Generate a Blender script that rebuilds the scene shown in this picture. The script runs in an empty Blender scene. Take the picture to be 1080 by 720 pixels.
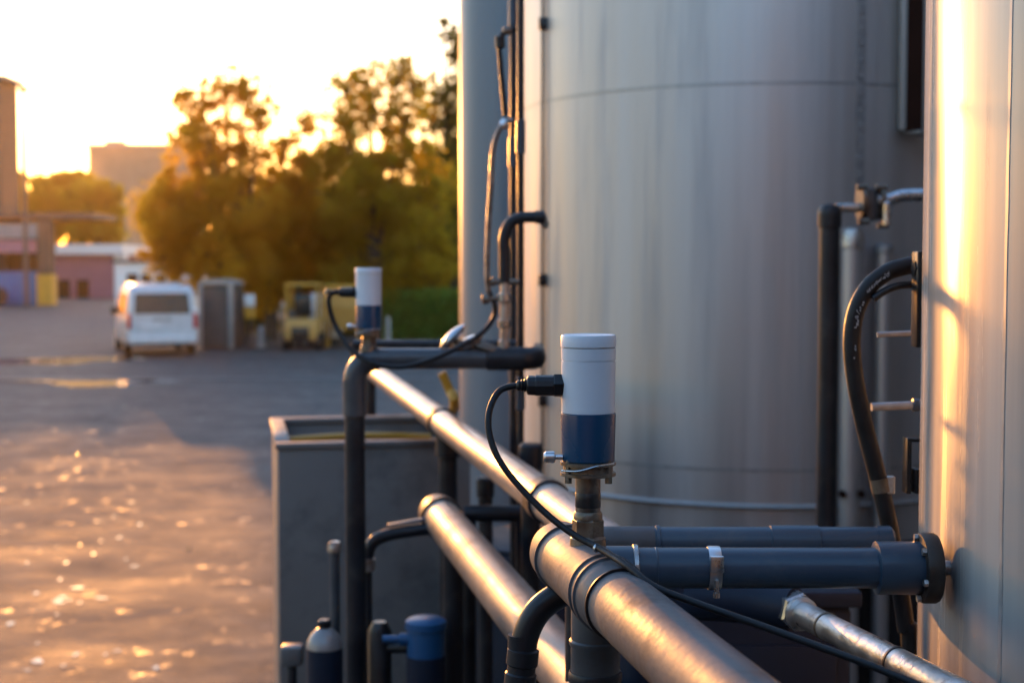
import bpy, bmesh, math, random
from mathutils import Vector, Matrix
R = math.radians
C = bpy.context.scene.collection
S = bpy.context.scene
random.seed(7)

# ---------------------------------------------------------------- camera
CAMZ = 2.34
PITCH = math.atan(75 / 1500)          # horizon sits 75 px above the middle of the 1080 px frame
cam = bpy.data.objects.new('camera', bpy.data.cameras.new('camera'))
C.objects.link(cam)
cam.location = (0, 0, CAMZ)
cam.rotation_euler = (math.pi / 2 - PITCH, 0, 0)
cam.data.lens = 50
cam.data.sensor_width = 36
cam.data.clip_start = 0.05
cam.data.clip_end = 5000
cam.data.dof.use_dof = True
cam.data.dof.focus_distance = 1.60
cam.data.dof.aperture_fstop = 5.6
cam.data.dof.aperture_blades = 0
S.camera = cam

# ---------------------------------------------------------------- sky and sun
SUN_EL, SUN_AZ = 5.2, -17.0           # degrees; azimuth clockwise from +Y
w = bpy.data.worlds.new('World')
S.world = w
w.use_nodes = True
nt = w.node_tree
bg = nt.nodes['Background']
sky = nt.nodes.new('ShaderNodeTexSky')
sky.sky_type = 'NISHITA'
sky.sun_disc = False
sky.sun_elevation = R(SUN_EL)
sky.sun_rotation = R(SUN_AZ)
sky.air_density = 1.6
sky.dust_density = 0.5
sky.ozone_density = 3.8
tint = nt.nodes.new('ShaderNodeMix')   # white balance of the daylight
tint.data_type = 'RGBA'
tint.blend_type = 'MULTIPLY'
tint.inputs[0].default_value = 1.0
tint.inputs[7].default_value = (1.14, 0.92, 0.93, 1)
nt.links.new(sky.outputs[0], tint.inputs[6])
nt.links.new(tint.outputs[2], bg.inputs[0])
bg.inputs[1].default_value = 0.15
sl = bpy.data.lights.new('sun', 'SUN')
sl.energy = 0.66
sl.angle = R(0.5)
sl.color = (1.0, 0.39, 0.075)
sun = bpy.data.objects.new('sun', sl)
C.objects.link(sun)
sd = Vector((math.sin(R(SUN_AZ)) * math.cos(R(SUN_EL)), math.cos(R(SUN_AZ)) * math.cos(R(SUN_EL)), math.sin(R(SUN_EL))))
sun.rotation_euler = sd.to_track_quat('Z', 'Y').to_euler()
sun.location = (-20, 60, 30)
S.view_settings.view_transform = 'Standard'
S.view_settings.look = 'None'
S.view_settings.exposure = 3.0
S.view_settings.gamma = 1
S.cycles.use_denoising = True
S.cycles.max_bounces = 8
S.cycles.transparent_max_bounces = 8
S.cycles.sample_clamp_indirect = 8.0
S.cycles.volume_bounces = 0
S.cycles.caustics_reflective = False
S.cycles.caustics_refractive = False


# ---------------------------------------------------------------- helpers
def P(px, py, Y):
    """point at forward distance Y that the photograph (1080x720) shows at px, py"""
    u, v = (px - 540) / 1500, (360 - py) / 1500
    d = Vector((0, math.cos(PITCH), -math.sin(PITCH))) + Vector((1, 0, 0)) * u + Vector((0, math.sin(PITCH), math.cos(PITCH))) * v
    return Vector((0, 0, CAMZ)) + d * (Y / d.y)


WLOC = {}


class MB:
    def __init__(self):
        self.v, self.f = [], []

    def add(self, vs, fs):
        o = len(self.v)
        self.v += [Vector(p) for p in vs]
        self.f += [tuple(i + o for i in f) for f in fs]
        return self

    def box(self, c, s, rz=0.0, M=None):
        x, y, z = s[0] / 2, s[1] / 2, s[2] / 2
        m = M or Matrix.Rotation(rz, 3, 'Z')
        c = Vector(c)
        vs = [c + m @ Vector((a * x, b * y, d * z)) for d in (-1, 1) for b in (-1, 1) for a in (-1, 1)]
        return self.add(vs, [(0, 2, 3, 1), (4, 5, 7, 6), (0, 1, 5, 4), (2, 6, 7, 3), (0, 4, 6, 2), (1, 3, 7, 5)])

    def bbox(self, c, s, b=0.01, rz=0.0, M=None):
        """box with bevelled edges"""
        bm = bmesh.new()
        bmesh.ops.create_cube(bm, size=1)
        for q in bm.verts:
            q.co = Vector((q.co.x * s[0], q.co.y * s[1], q.co.z * s[2]))
        bmesh.ops.bevel(bm, geom=bm.edges[:], offset=b, segments=2, affect='EDGES', profile=0.5)
        m = M or Matrix.Rotation(rz, 3, 'Z')
        vs = [Vector(c) + m @ q.co for q in bm.verts]
        bm.verts.index_update()
        fs = [tuple(q.index for q in f.verts) for f in bm.faces]
        bm.free()
        return self.add(vs, fs)

    def lathe(self, p, axis, prof, seg=32, caps=True, phase=0.0):
        """prof: list of (distance along the axis, radius)"""
        p = Vector(p)
        a = Vector(axis).normalized()
        t = Vector((0, 0, 1)) if abs(a.z) < 0.9 else Vector((1, 0, 0))
        u = a.cross(t).normalized()
        v = a.cross(u)
        vs, fs = [], []
        for h, r in prof:
            for i in range(seg):
                th = 2 * math.pi * i / seg + phase
                vs.append(p + a * h + (u * math.cos(th) + v * math.sin(th)) * max(r, 1e-5))
        for k in range(len(prof) - 1):
            for i in range(seg):
                j = (i + 1) % seg
                fs.append((k * seg + i, (k + 1) * seg + i, (k + 1) * seg + j, k * seg + j))
        if caps:
            fs.append(tuple(range(seg)))
            n = (len(prof) - 1) * seg
            fs.append(tuple(n + i for i in reversed(range(seg))))
        return self.add(vs, fs)

    def rod(self, a, b, r, seg=20):
        a, b = Vector(a), Vector(b)
        return self.lathe(a, b - a, [(0, r), ((b - a).length, r)], seg)

    def tube(self, pts, r, seg=16, sub=6, smooth=True):
        """swept tube through pts (Catmull-Rom); r number or list"""
        pts = [Vector(p) for p in pts]
        rs = list(r) if isinstance(r, (list, tuple)) else [r] * len(pts)
        if smooth and len(pts) > 2:
            q, qr = [], []
            for i in range(len(pts) - 1):
                p0 = pts[max(i - 1, 0)]
                p1, p2 = pts[i], pts[i + 1]
                p3 = pts[min(i + 2, len(pts) - 1)]
                for k in range(sub):
                    t = k / sub
                    q.append(0.5 * ((2 * p1) + (p2 - p0) * t + (2 * p0 - 5 * p1 + 4 * p2 - p3) * t * t + (3 * p1 - p0 - 3 * p2 + p3) * t ** 3))
                    qr.append(rs[i] * (1 - t) + rs[i + 1] * t)
            q.append(pts[-1])
            qr.append(rs[-1])
            pts, rs = q, qr
        n = len(pts)
        tan = [(pts[min(i + 1, n - 1)] - pts[max(i - 1, 0)]).normalized() for i in range(n)]
        up = Vector((0, 0, 1)) if abs(tan[0].z) < 0.9 else Vector((1, 0, 0))
        u = tan[0].cross(up).normalized()
        vs, fs = [], []
        for i in range(n):
            u = (u - tan[i] * u.dot(tan[i])).normalized()
            v = tan[i].cross(u)
            for k in range(seg):
                th = 2 * math.pi * k / seg
                vs.append(pts[i] + (u * math.cos(th) + v * math.sin(th)) * rs[i])
        for i in range(n - 1):
            for k in range(seg):
                j = (k + 1) % seg
                fs.append((i * seg + k, i * seg + j, (i + 1) * seg + j, (i + 1) * seg + k))
        fs.append(tuple(reversed(range(seg))))
        fs.append(tuple((n - 1) * seg + k for k in range(seg)))
        return self.add(vs, fs)

    def elbow(self, corner, d1, d2, rad, r, seg=24, n=8):
        """quarter bend: comes from corner+d1*rad, leaves towards corner+d2*rad"""
        c = Vector(corner)
        d1, d2 = Vector(d1).normalized(), Vector(d2).normalized()
        o = c + d1 * rad + d2 * rad
        pts = []
        for i in range(n + 1):
            t = i / n * math.pi / 2
            pts.append(o - d2 * rad * math.cos(t) - d1 * rad * math.sin(t))
        return self.tube(pts, r, seg, smooth=False)

    def build(self, name, m, parent=None, local=False, angle=38, smooth=True, loc=None):
        me = bpy.data.meshes.new(name)
        if parent is not None:
            off = Vector((0, 0, 0)) if local else WLOC[parent.name]
        else:
            if loc is None:
                xs = [p.x for p in self.v]; ys = [p.y for p in self.v]; zs = [p.z for p in self.v]
                loc = Vector(((min(xs) + max(xs)) / 2, (min(ys) + max(ys)) / 2, min(zs)))
            off = Vector(loc)
        me.from_pydata([tuple(p - off) for p in self.v], [], self.f)
        bm = bmesh.new()
        bm.from_mesh(me)
        if len(bm.faces) < 6000:
            bmesh.ops.recalc_face_normals(bm, faces=bm.faces[:])
        bm.to_mesh(me)
        bm.free()
        if smooth:
            me.shade_smooth()
            me.set_sharp_from_angle(angle=R(angle))
        if m is not None:
            me.materials.append(m)
        o = bpy.data.objects.new(name, me)
        C.objects.link(o)
        if parent is not None:
            o.parent = parent
            WLOC[o.name] = Vector(off)
        else:
            o.location = off
            WLOC[o.name] = Vector(off)
        return o


def tag(o, label=None, cat=None, group=None, kind=None):
    for k, v in (('label', label), ('category', cat), ('group', group), ('kind', kind)):
        if v:
            o[k] = v
    return o


def thing(name, loc, label, cat, group=None, rz=0.0):
    o = bpy.data.objects.new(name, None)
    o.empty_display_size = 0.2
    C.objects.link(o)
    o.location = loc
    o.rotation_euler = (0, 0, rz)
    WLOC[o.name] = Vector(loc)
    return tag(o, label, cat, group)


def copy_tree(o, parent=None):
    c = o.copy()
    C.objects.link(c)
    if parent is not None:
        c.parent = parent
    WLOC[c.name] = WLOC.get(o.name, Vector((0, 0, 0)))
    for ch in list(o.children):
        copy_tree(ch, c)
    return c


# ---------------------------------------------------------------- materials
def pbr(name, c1, c2=None, rough=0.5, rough2=None, metal=0.0, scale=6.0, stretch=(1, 1, 1), bump=0.0, bscale=60.0,
        dirt=None, dstretch=None, dscale=2.0, dlo=0.52, dhi=0.7, spec=0.5, coat=0.0, trans=0.0, detail=6, aniso=0.0, arot=0.0, world=False, contrast=(0.35, 0.65)):
    m = bpy.data.materials.new(name)
    m.use_nodes = True
    n, l = m.node_tree.nodes, m.node_tree.links
    b = n['Principled BSDF']
    b.inputs['Metallic'].default_value = metal
    b.inputs['Specular IOR Level'].default_value = spec
    b.inputs['Coat Weight'].default_value = coat
    b.inputs['Coat Roughness'].default_value = 0.12
    b.inputs['Transmission Weight'].default_value = trans
    tc = n.new('ShaderNodeTexCoord')
    if world:
        tc = n.new('ShaderNodeNewGeometry'); src = tc.outputs['Position']
    else:
        src = tc.outputs['Object']
    mp = n.new('ShaderNodeMapping')
    mp.inputs['Scale'].default_value = stretch
    l.new(src, mp.inputs[0])
    nz = n.new('ShaderNodeTexNoise')
    nz.inputs['Scale'].default_value = scale
    nz.inputs['Detail'].default_value = detail
    l.new(mp.outputs[0], nz.inputs[0])
    mr = n.new('ShaderNodeMapRange')
    mr.inputs[1].default_value, mr.inputs[2].default_value = contrast
    l.new(nz.outputs[0], mr.inputs[0])
    mx = n.new('ShaderNodeMix')
    mx.data_type = 'RGBA'
    mx.inputs[6].default_value = (*c1, 1)
    mx.inputs[7].default_value = (*(c2 or c1), 1)
    l.new(mr.outputs[0], mx.inputs[0])
    col = mx.outputs[2]
    rr = n.new('ShaderNodeMapRange')
    rr.inputs[3].default_value = rough
    rr.inputs[4].default_value = rough if rough2 is None else rough2
    l.new(mr.outputs[0], rr.inputs[0])
    rout = rr.outputs[0]
    if dirt:
        dz = n.new('ShaderNodeTexNoise')
        dz.inputs['Scale'].default_value = dscale
        dz.inputs['Detail'].default_value = 9
        dz.inputs['Roughness'].default_value = 0.65
        if dstretch:
            dm = n.new('ShaderNodeMapping')
            dm.inputs['Scale'].default_value = dstretch
            l.new(src, dm.inputs[0])
            l.new(dm.outputs[0], dz.inputs[0])
        else:
            l.new(src, dz.inputs[0])
        dr = n.new('ShaderNodeMapRange')
        dr.inputs[1].default_value, dr.inputs[2].default_value = dlo, dhi
        l.new(dz.outputs[0], dr.inputs[0])
        m2 = n.new('ShaderNodeMix')
        m2.data_type = 'RGBA'
        l.new(dr.outputs[0], m2.inputs[0])
        l.new(col, m2.inputs[6])
        m2.inputs[7].default_value = (*dirt, 1)
        col = m2.outputs[2]
        r2 = n.new('ShaderNodeMix')
        l.new(dr.outputs[0], r2.inputs[0])
        l.new(rout, r2.inputs[2])
        r2.inputs[3].default_value = min(1.0, rough + 0.3)
        rout = r2.outputs[0]
        if metal > 0:
            m3 = n.new('ShaderNodeMapRange')
            m3.inputs[3].default_value = metal
            m3.inputs[4].default_value = metal * 0.6
            l.new(dr.outputs[0], m3.inputs[0])
            l.new(m3.outputs[0], b.inputs['Metallic'])
    if aniso:
        b.inputs['Anisotropic'].default_value = aniso
        b.inputs['Anisotropic Rotation'].default_value = arot
        tg_ = n.new('ShaderNodeTangent')
        tg_.direction_type = 'RADIAL'
        tg_.axis = 'Z'
        l.new(tg_.outputs[0], b.inputs['Tangent'])
    l.new(col, b.inputs['Base Color'])
    l.new(rout, b.inputs['Roughness'])
    if bump:
        bz = n.new('ShaderNodeTexNoise')
        bz.inputs['Scale'].default_value = bscale
        bz.inputs['Detail'].default_value = 4
        l.new(mp.outputs[0], bz.inputs[0])
        bp = n.new('ShaderNodeBump')
        bp.inputs['Strength'].default_value = bump
        bp.inputs['Distance'].default_value = 0.01
        l.new(bz.outputs[0], bp.inputs['Height'])
        l.new(bp.outputs[0], b.inputs['Normal'])
    return m


M = {}
M['tank_steel'] = pbr('brushed tank steel', (0.455, 0.435, 0.43), (0.565, 0.545, 0.535), 0.43, 0.55, 0.8, 9, (1, 1, 0.035), 0.10, 3.0,
                      dirt=(0.39, 0.37, 0.36), dstretch=(1, 1, 0.06), dscale=12, dlo=0.5, dhi=0.9)
M['tank_warm'] = pbr('weathered tank steel', (0.33, 0.315, 0.295), (0.44, 0.425, 0.40), 0.20, 0.25, 0.13, 16, (1, 1, 0.035), 0.03, 14.0, spec=0.28, aniso=0.85, arot=0.25,
                     dirt=(0.22, 0.19, 0.165), dstretch=(1, 1, 0.09), dscale=13.0, dlo=0.53, dhi=0.85)
M['silo_paint'] = pbr('blue grey silo paint', (0.13, 0.17, 0.22), (0.18, 0.22, 0.27), 0.36, 0.46, 0.3, 4, (1, 1, 0.1))
M['seam'] = pbr('weld seam steel', (0.30, 0.30, 0.31), (0.42, 0.42, 0.42), 0.4, 0.55, 0.8, 60)
M['seam_warm'] = pbr('dull weld strip', (0.34, 0.325, 0.31), (0.42, 0.40, 0.38), 0.35, 0.45, 0.3, 40)
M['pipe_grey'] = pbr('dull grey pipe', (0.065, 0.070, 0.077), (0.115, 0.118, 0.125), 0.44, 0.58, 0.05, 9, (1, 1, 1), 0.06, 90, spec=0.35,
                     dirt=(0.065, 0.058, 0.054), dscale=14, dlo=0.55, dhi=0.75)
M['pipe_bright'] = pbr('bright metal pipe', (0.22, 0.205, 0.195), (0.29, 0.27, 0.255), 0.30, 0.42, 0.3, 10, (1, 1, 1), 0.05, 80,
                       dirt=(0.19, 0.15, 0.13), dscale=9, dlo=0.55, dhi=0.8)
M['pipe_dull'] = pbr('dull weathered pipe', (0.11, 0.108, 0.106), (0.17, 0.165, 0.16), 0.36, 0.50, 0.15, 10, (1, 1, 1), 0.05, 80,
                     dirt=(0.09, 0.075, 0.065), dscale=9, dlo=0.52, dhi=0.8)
M['pipe_dark'] = pbr('dark grey plastic pipe', (0.009, 0.012, 0.017), (0.017, 0.021, 0.027), 0.3, 0.48, 0, 12, bump=0.05, spec=0.35,
                     dirt=(0.05, 0.046, 0.042), dscale=18, dlo=0.56, dhi=0.8)
M['pipe_slate'] = pbr('mid grey plastic pipe', (0.045, 0.054, 0.064), (0.07, 0.078, 0.088), 0.3, 0.42, 0, 12, bump=0.04, dirt=(0.10, 0.095, 0.09), dscale=18, dlo=0.56, dhi=0.8)
M['pipe_blue'] = pbr('slate blue plastic pipe', (0.034, 0.060, 0.092), (0.052, 0.082, 0.115), 0.28, 0.42, 0, 7, (0.3, 1, 1), 0.04, 80,
                     dirt=(0.11, 0.12, 0.13), dscale=16, dlo=0.56, dhi=0.85, spec=0.4)
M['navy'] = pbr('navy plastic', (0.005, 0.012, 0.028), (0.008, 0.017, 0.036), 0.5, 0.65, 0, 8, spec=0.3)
M['housing'] = pbr('light grey plastic', (0.70, 0.75, 0.80), (0.73, 0.78, 0.83), 0.36, 0.44, 0, 14, bump=0.03, bscale=260)
M['blue_collar'] = pbr('royal blue enamel', (0.004, 0.055, 0.125), (0.005, 0.064, 0.140), 0.25, 0.33, 0, 10, coat=0.1, spec=0.4)
M['black'] = pbr('black plastic', (0.006, 0.0065, 0.008), (0.010, 0.011, 0.013), 0.3, 0.45, 0, 20, spec=0.4)
M['rubber'] = pbr('black rubber', (0.006, 0.0065, 0.008), (0.011, 0.012, 0.014), 0.42, 0.6, 0, 40, bump=0.08, bscale=200, spec=0.35)
M['brass'] = pbr('tarnished bronze', (0.14, 0.112, 0.08), (0.25, 0.215, 0.175), 0.34, 0.55, 0.8, 40, bump=0.1, bscale=150,
                 dirt=(0.10, 0.06, 0.04), dscale=40)
M['nipple'] = pbr('stained steel nipple', (0.10, 0.095, 0.09), (0.27, 0.25, 0.23), 0.3, 0.5, 0.8, 30, bump=0.1, bscale=120,
                  dirt=(0.12, 0.06, 0.035), dscale=45, dlo=0.52, dhi=0.66)
M['sleeve'] = pbr('dark stained sleeve', (0.03, 0.03, 0.033), (0.07, 0.065, 0.06), 0.35, 0.5, 0.5, 60)
M['base_shade'] = pbr('black base shade', (0.012, 0.012, 0.013), (0.035, 0.033, 0.032), 0.6, 0.75, 0, 8, (1, 1, 0.15), spec=0.3)  # near black stands in for shade low on the big tank
M['flange'] = pbr('dark rusty flange', (0.028, 0.022, 0.018), (0.06, 0.045, 0.036), 0.45, 0.65, 0.3, 30, bump=0.1, bscale=100)
M['brick_dark'] = pbr('dark brown brick', (0.075, 0.055, 0.045), (0.11, 0.08, 0.065), 0.8, 0.9, 0, 2)  # dark brown tone with slight random variation
M['skip_blue'] = pbr('blue skip paint', (0.008, 0.10, 0.30), (0.012, 0.13, 0.36), 0.45, 0.55, 0, 2)
M['wing_wall'] = pbr('grey brown wall', (0.15, 0.13, 0.115), (0.19, 0.165, 0.145), 0.8, 0.9, 0, 1)
M['chrome'] = pbr('galvanised metal', (0.50, 0.51, 0.52), (0.62, 0.63, 0.64), 0.2, 0.35, 0.95, 30)
M['galv'] = pbr('scuffed galvanised pipe', (0.36, 0.34, 0.32), (0.55, 0.53, 0.50), 0.25, 0.45, 0.85, 25, bump=0.12, bscale=90,
                dirt=(0.22, 0.12, 0.07), dscale=22, dlo=0.53, dhi=0.7)
M['tub'] = pbr('dark grey steel sheet', (0.135, 0.125, 0.118), (0.17, 0.16, 0.15), 0.5, 0.65, 0.1, 3, dirt=(0.085, 0.08, 0.075), dscale=4)
M['yellow'] = pbr('yellow paint', (0.50, 0.23, 0.012), (0.58, 0.29, 0.02), 0.4, 0.55, 0, 5, dirt=(0.25, 0.17, 0.05), dscale=3)
M['tan'] = pbr('faded yellow tan paint', (0.42, 0.22, 0.05), (0.48, 0.27, 0.07), 0.5, 0.6, 0, 5)
M['blue_cap'] = pbr('sky blue plastic', (0.005, 0.065, 0.17), (0.008, 0.08, 0.20), 0.35, 0.45, 0, 8)
M['white_paint'] = pbr('white car paint', (0.44, 0.47, 0.51), (0.50, 0.53, 0.57), 0.25, 0.35, 0, 4, coat=0.3)
M['white'] = pbr('white painted metal', (0.72, 0.72, 0.72), (0.78, 0.78, 0.78), 0.45, 0.55, 0, 4)
M['glass'] = pbr('tinted glass', (0.012, 0.014, 0.016), (0.02, 0.022, 0.025), 0.1, 0.15, 0, 3, spec=0.25)
M['red_lamp'] = pbr('red lamp lens', (0.42, 0.02, 0.02), (0.48, 0.03, 0.03), 0.2, 0.25, 0, 6, coat=0.4)
M['plate'] = pbr('pale plate', (0.55, 0.58, 0.62), (0.6, 0.62, 0.66), 0.4, 0.45, 0, 6)
M['concrete'] = pbr('weathered concrete', (0.24, 0.23, 0.22), (0.32, 0.30, 0.28), 0.8, 0.9, 0, 3, bump=0.2, bscale=20)
M['flare_tint'] = pbr('rendered wall with flare tint', (0.34, 0.24, 0.16), (0.39, 0.28, 0.19), 0.8, 0.9, 0, 0.5)  # warm sun flare glow put into the wall colour
M['dark_steel'] = pbr('dark steel cladding', (0.04, 0.045, 0.05), (0.06, 0.066, 0.072), 0.55, 0.65, 0.1, 2)
M['purple'] = pbr('mauve painted sheet', (0.30, 0.13, 0.18), (0.34, 0.155, 0.21), 0.6, 0.7, 0, 1)
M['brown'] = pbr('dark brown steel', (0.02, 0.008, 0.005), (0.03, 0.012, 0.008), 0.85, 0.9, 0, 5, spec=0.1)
M['bark'] = pbr('tree bark', (0.05, 0.038, 0.028), (0.085, 0.065, 0.05), 0.85, 0.95, 0, 6, (1, 1, 0.3), 0.5, 20)
M['void'] = pbr('black sheet', (0.008, 0.008, 0.008), (0.012, 0.012, 0.012), 0.8, 0.9, 0, 2)
M['door_grey'] = pbr('grey shutter', (0.065, 0.058, 0.054), (0.085, 0.076, 0.07), 0.6, 0.7, 0.1, 3)


def leaf_mat(name, c1, c2, tr):
    m = bpy.data.materials.new(name)
    m.use_nodes = True
    n, l = m.node_tree.nodes, m.node_tree.links
    b = n['Principled BSDF']
    out = n['Material Output']
    g = n.new('ShaderNodeNewGeometry')
    mx = n.new('ShaderNodeMix'); mx.data_type = 'RGBA'
    mx.inputs[6].default_value = (*c1, 1); mx.inputs[7].default_value = (*c2, 1)
    l.new(g.outputs['Random Per Island'], mx.inputs[0])
    l.new(mx.outputs[2], b.inputs['Base Color'])
    b.inputs['Roughness'].default_value = 0.5
    b.inputs['Specular IOR Level'].default_value = 0.15
    t = n.new('ShaderNodeBsdfTranslucent')
    t.inputs[0].default_value = (*tr, 1)
    ms = n.new('ShaderNodeMixShader')
    ms.inputs[0].default_value = 0.68
    l.new(b.outputs[0], ms.inputs[1]); l.new(t.outputs[0], ms.inputs[2])
    l.new(ms.outputs[0], out.inputs[0])
    return m


M['leaf'] = leaf_mat('leaf green', (0.06, 0.08, 0.014), (0.12, 0.12, 0.025), (0.80, 0.56, 0.03))
M['leaf_gold'] = leaf_mat('leaf golden green', (0.08, 0.08, 0.012), (0.14, 0.12, 0.02), (0.95, 0.58, 0.03))
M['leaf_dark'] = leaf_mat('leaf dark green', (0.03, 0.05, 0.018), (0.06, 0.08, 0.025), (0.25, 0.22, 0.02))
M['leaf_hedge'] = leaf_mat('hedge green', (0.11, 0.18, 0.045), (0.15, 0.23, 0.06), (0.35, 0.45, 0.06))


def ground_mat():
    m = bpy.data.materials.new('worn damp asphalt')
    m.use_nodes = True
    n, l = m.node_tree.nodes, m.node_tree.links
    b = n['Principled BSDF']
    g = n.new('ShaderNodeNewGeometry')
    def noise(sc, det=5, st=(1, 1, 1), rg=0.55):
        mp = n.new('ShaderNodeMapping'); mp.inputs['Scale'].default_value = st
        l.new(g.outputs['Position'], mp.inputs[0])
        z = n.new('ShaderNodeTexNoise'); z.inputs['Scale'].default_value = sc; z.inputs['Detail'].default_value = det
        z.inputs['Roughness'].default_value = rg
        l.new(mp.outputs[0], z.inputs[0]); return z.outputs[0]
    def rng(s, a, bb, c, d):
        r = n.new('ShaderNodeMapRange')
        for i, v in enumerate((a, bb, c, d)):
            r.inputs[i + 1].default_value = v
        l.new(s, r.inputs[0]); return r.outputs[0]
    big = noise(0.45, 6, (1, 0.5, 1), 0.6)
    mid = noise(2.2, 6, (1, 1, 1), 0.65)
    mx = n.new('ShaderNodeMix'); mx.data_type = 'RGBA'
    mx.inputs[6].default_value = (0.034, 0.035, 0.037, 1); mx.inputs[7].default_value = (0.10, 0.096, 0.092, 1)
    l.new(rng(mid, 0.35, 0.68, 0, 1), mx.inputs[0])
    m2 = n.new('ShaderNodeMix'); m2.data_type = 'RGBA'
    l.new(rng(big, 0.4, 0.65, 0, 1), m2.inputs[0]); l.new(mx.outputs[2], m2.inputs[6])
    m2.inputs[7].default_value = (0.060, 0.060, 0.060, 1)
    l.new(m2.outputs[2], b.inputs['Base Color'])
    speck = rng(noise(5.0, 5, (1, 0.8, 1), 0.7), 0.56, 0.66, 0, 1)
    wet = rng(noise(0.9, 4, (0.8, 1.3, 1), 0.6), 0.44, 0.60, 0, 1)
    mu = n.new('ShaderNodeMath'); mu.operation = 'MULTIPLY'
    l.new(speck, mu.inputs[0]); l.new(wet, mu.inputs[1])
    patch = rng(noise(0.8, 9, (0.7, 1.2, 1), 0.72), 0.36, 0.66, 0.84, 0.62)
    rm = n.new('ShaderNodeMix')
    l.new(mu.outputs[0], rm.inputs[0]); l.new(patch, rm.inputs[2]); rm.inputs[3].default_value = 0.36
    l.new(rm.outputs[0], b.inputs['Roughness'])
    l.new(rng(mu.outputs[0], 0, 1, 0.13, 0.26), b.inputs['Specular IOR Level'])
    b1 = n.new('ShaderNodeBump'); b1.inputs['Strength'].default_value = 0.3; b1.inputs['Distance'].default_value = 0.02
    l.new(noise(22, 6, (1, 0.8, 1), 0.75), b1.inputs['Height'])
    b2 = n.new('ShaderNodeBump'); b2.inputs['Strength'].default_value = 0.012; b2.inputs['Distance'].default_value = 0.12
    l.new(noise(0.9, 4, (1, 0.6, 1)), b2.inputs['Height']); l.new(b1.outputs[0], b2.inputs['Normal'])
    l.new(b2.outputs[0], b.inputs['Normal'])
    return m


M['ground'] = ground_mat()
M['water'] = pbr('puddle water', (0.02, 0.019, 0.018), (0.025, 0.023, 0.02), 0.05, 0.12, 0, 3, spec=0.6, bump=0.02, bscale=6)

# ================================================================ SETTING
g = MB()
N = 24
for i in range(N + 1):
    for j in range(N + 1):
        g.v.append(Vector((-450 + 900 * i / N, -150 + 900 * j / N, 0)))
for i in range(N):
    for j in range(N):
        a = i * (N + 1) + j
        g.f.append((a, a + N + 1, a + N + 2, a + 1))
tag(g.build('ground', M['ground'], loc=(0, 0, 0)), kind='structure')

# shallow drain across the yard with puddles
dr = MB()
for k in range(40):
    x = -30 + k * 1.2
    dr.box((x, 30.6 + 0.02 * math.sin(k), 0.008), (1.17, 0.34, 0.016))
tag(dr.build('drain_channel', M['dark_steel'], smooth=False), kind='structure')


jn = MB()
for k in range(34):                     # sealed joint running away down the yard
    x0j = -13.6 - k * 1.05 + 0.05 * math.sin(k * 1.7)
    jn.add([(x0j, 33 + 2 * k, 0.004), (x0j + 0.09, 33 + 2 * k, 0.004), (x0j + 0.09 - 1.05, 35 + 2 * k, 0.004), (x0j - 1.05, 35 + 2 * k, 0.004)], [(0, 1, 2, 3)])
tag(jn.build('sealed_joint', M['void'], smooth=False), kind='structure')


def puddle(cx, cy, rx, ry, seed):
    rnd = random.Random(seed)
    m = MB()
    n = 40
    ph = [rnd.uniform(0, 6.28) for _ in range(4)]
    pts = []
    for i in range(n):
        t = 2 * math.pi * i / n
        k = 1 + 0.22 * math.sin(2 * t + ph[0]) + 0.16 * math.sin(3 * t + ph[1]) + 0.1 * math.sin(5 * t + ph[2]) + 0.06 * math.sin(9 * t + ph[3])
        pts.append((cx + rx * k * math.cos(t), cy + ry * k * math.sin(t), 0.004))
    m.add(pts, [tuple(range(n))])
    o = m.build('puddle', M['water'], smooth=False)
    for q in o.data.polygons:
        if q.normal.z < 0:
            o.data.flip_normals(); break
    return tag(o, kind='structure')


for px, py, wx, dy, sd_ in ((108, 404, 52, 1.7, 1), (62, 380, 95, 2.2, 2), (165, 402, 26, 0.5, 3), (20, 402, 46, 0.5, 4)):
    Y = CAMZ * 1500 / (py - 285)
    puddle((px - 540) / 1500 * Y, Y, wx / 1500 * Y / 1.3, dy / 1.5, sd_)
rp = random.Random(5)
for k in range(44):
    py = rp.uniform(470, 715)
    Y = CAMZ * 1500 / (py - 285)
    px = rp.gauss(105 - (py - 470) * 0.15, 55)
    if px < 262:
        puddle((px - 540) / 1500 * Y, Y, rp.uniform(0.008, 0.03) * rp.choice((0.6, 1, 1.5)), rp.uniform(0.012, 0.05), 100 + k)

# ================================================================ BIG TANK
def cyl_hit(px, c, r):
    d = Vector(((px - 540) / 1500, 1.0))
    cc = Vector(c)
    a = d.dot(d); b_ = d.dot(cc); q = cc.dot(cc) - r * r
    disc = max(b_ * b_ - a * q, 0)
    t = (b_ - math.sqrt(disc)) / a
    p = d * t
    return p, (p - cc).normalized()


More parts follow.
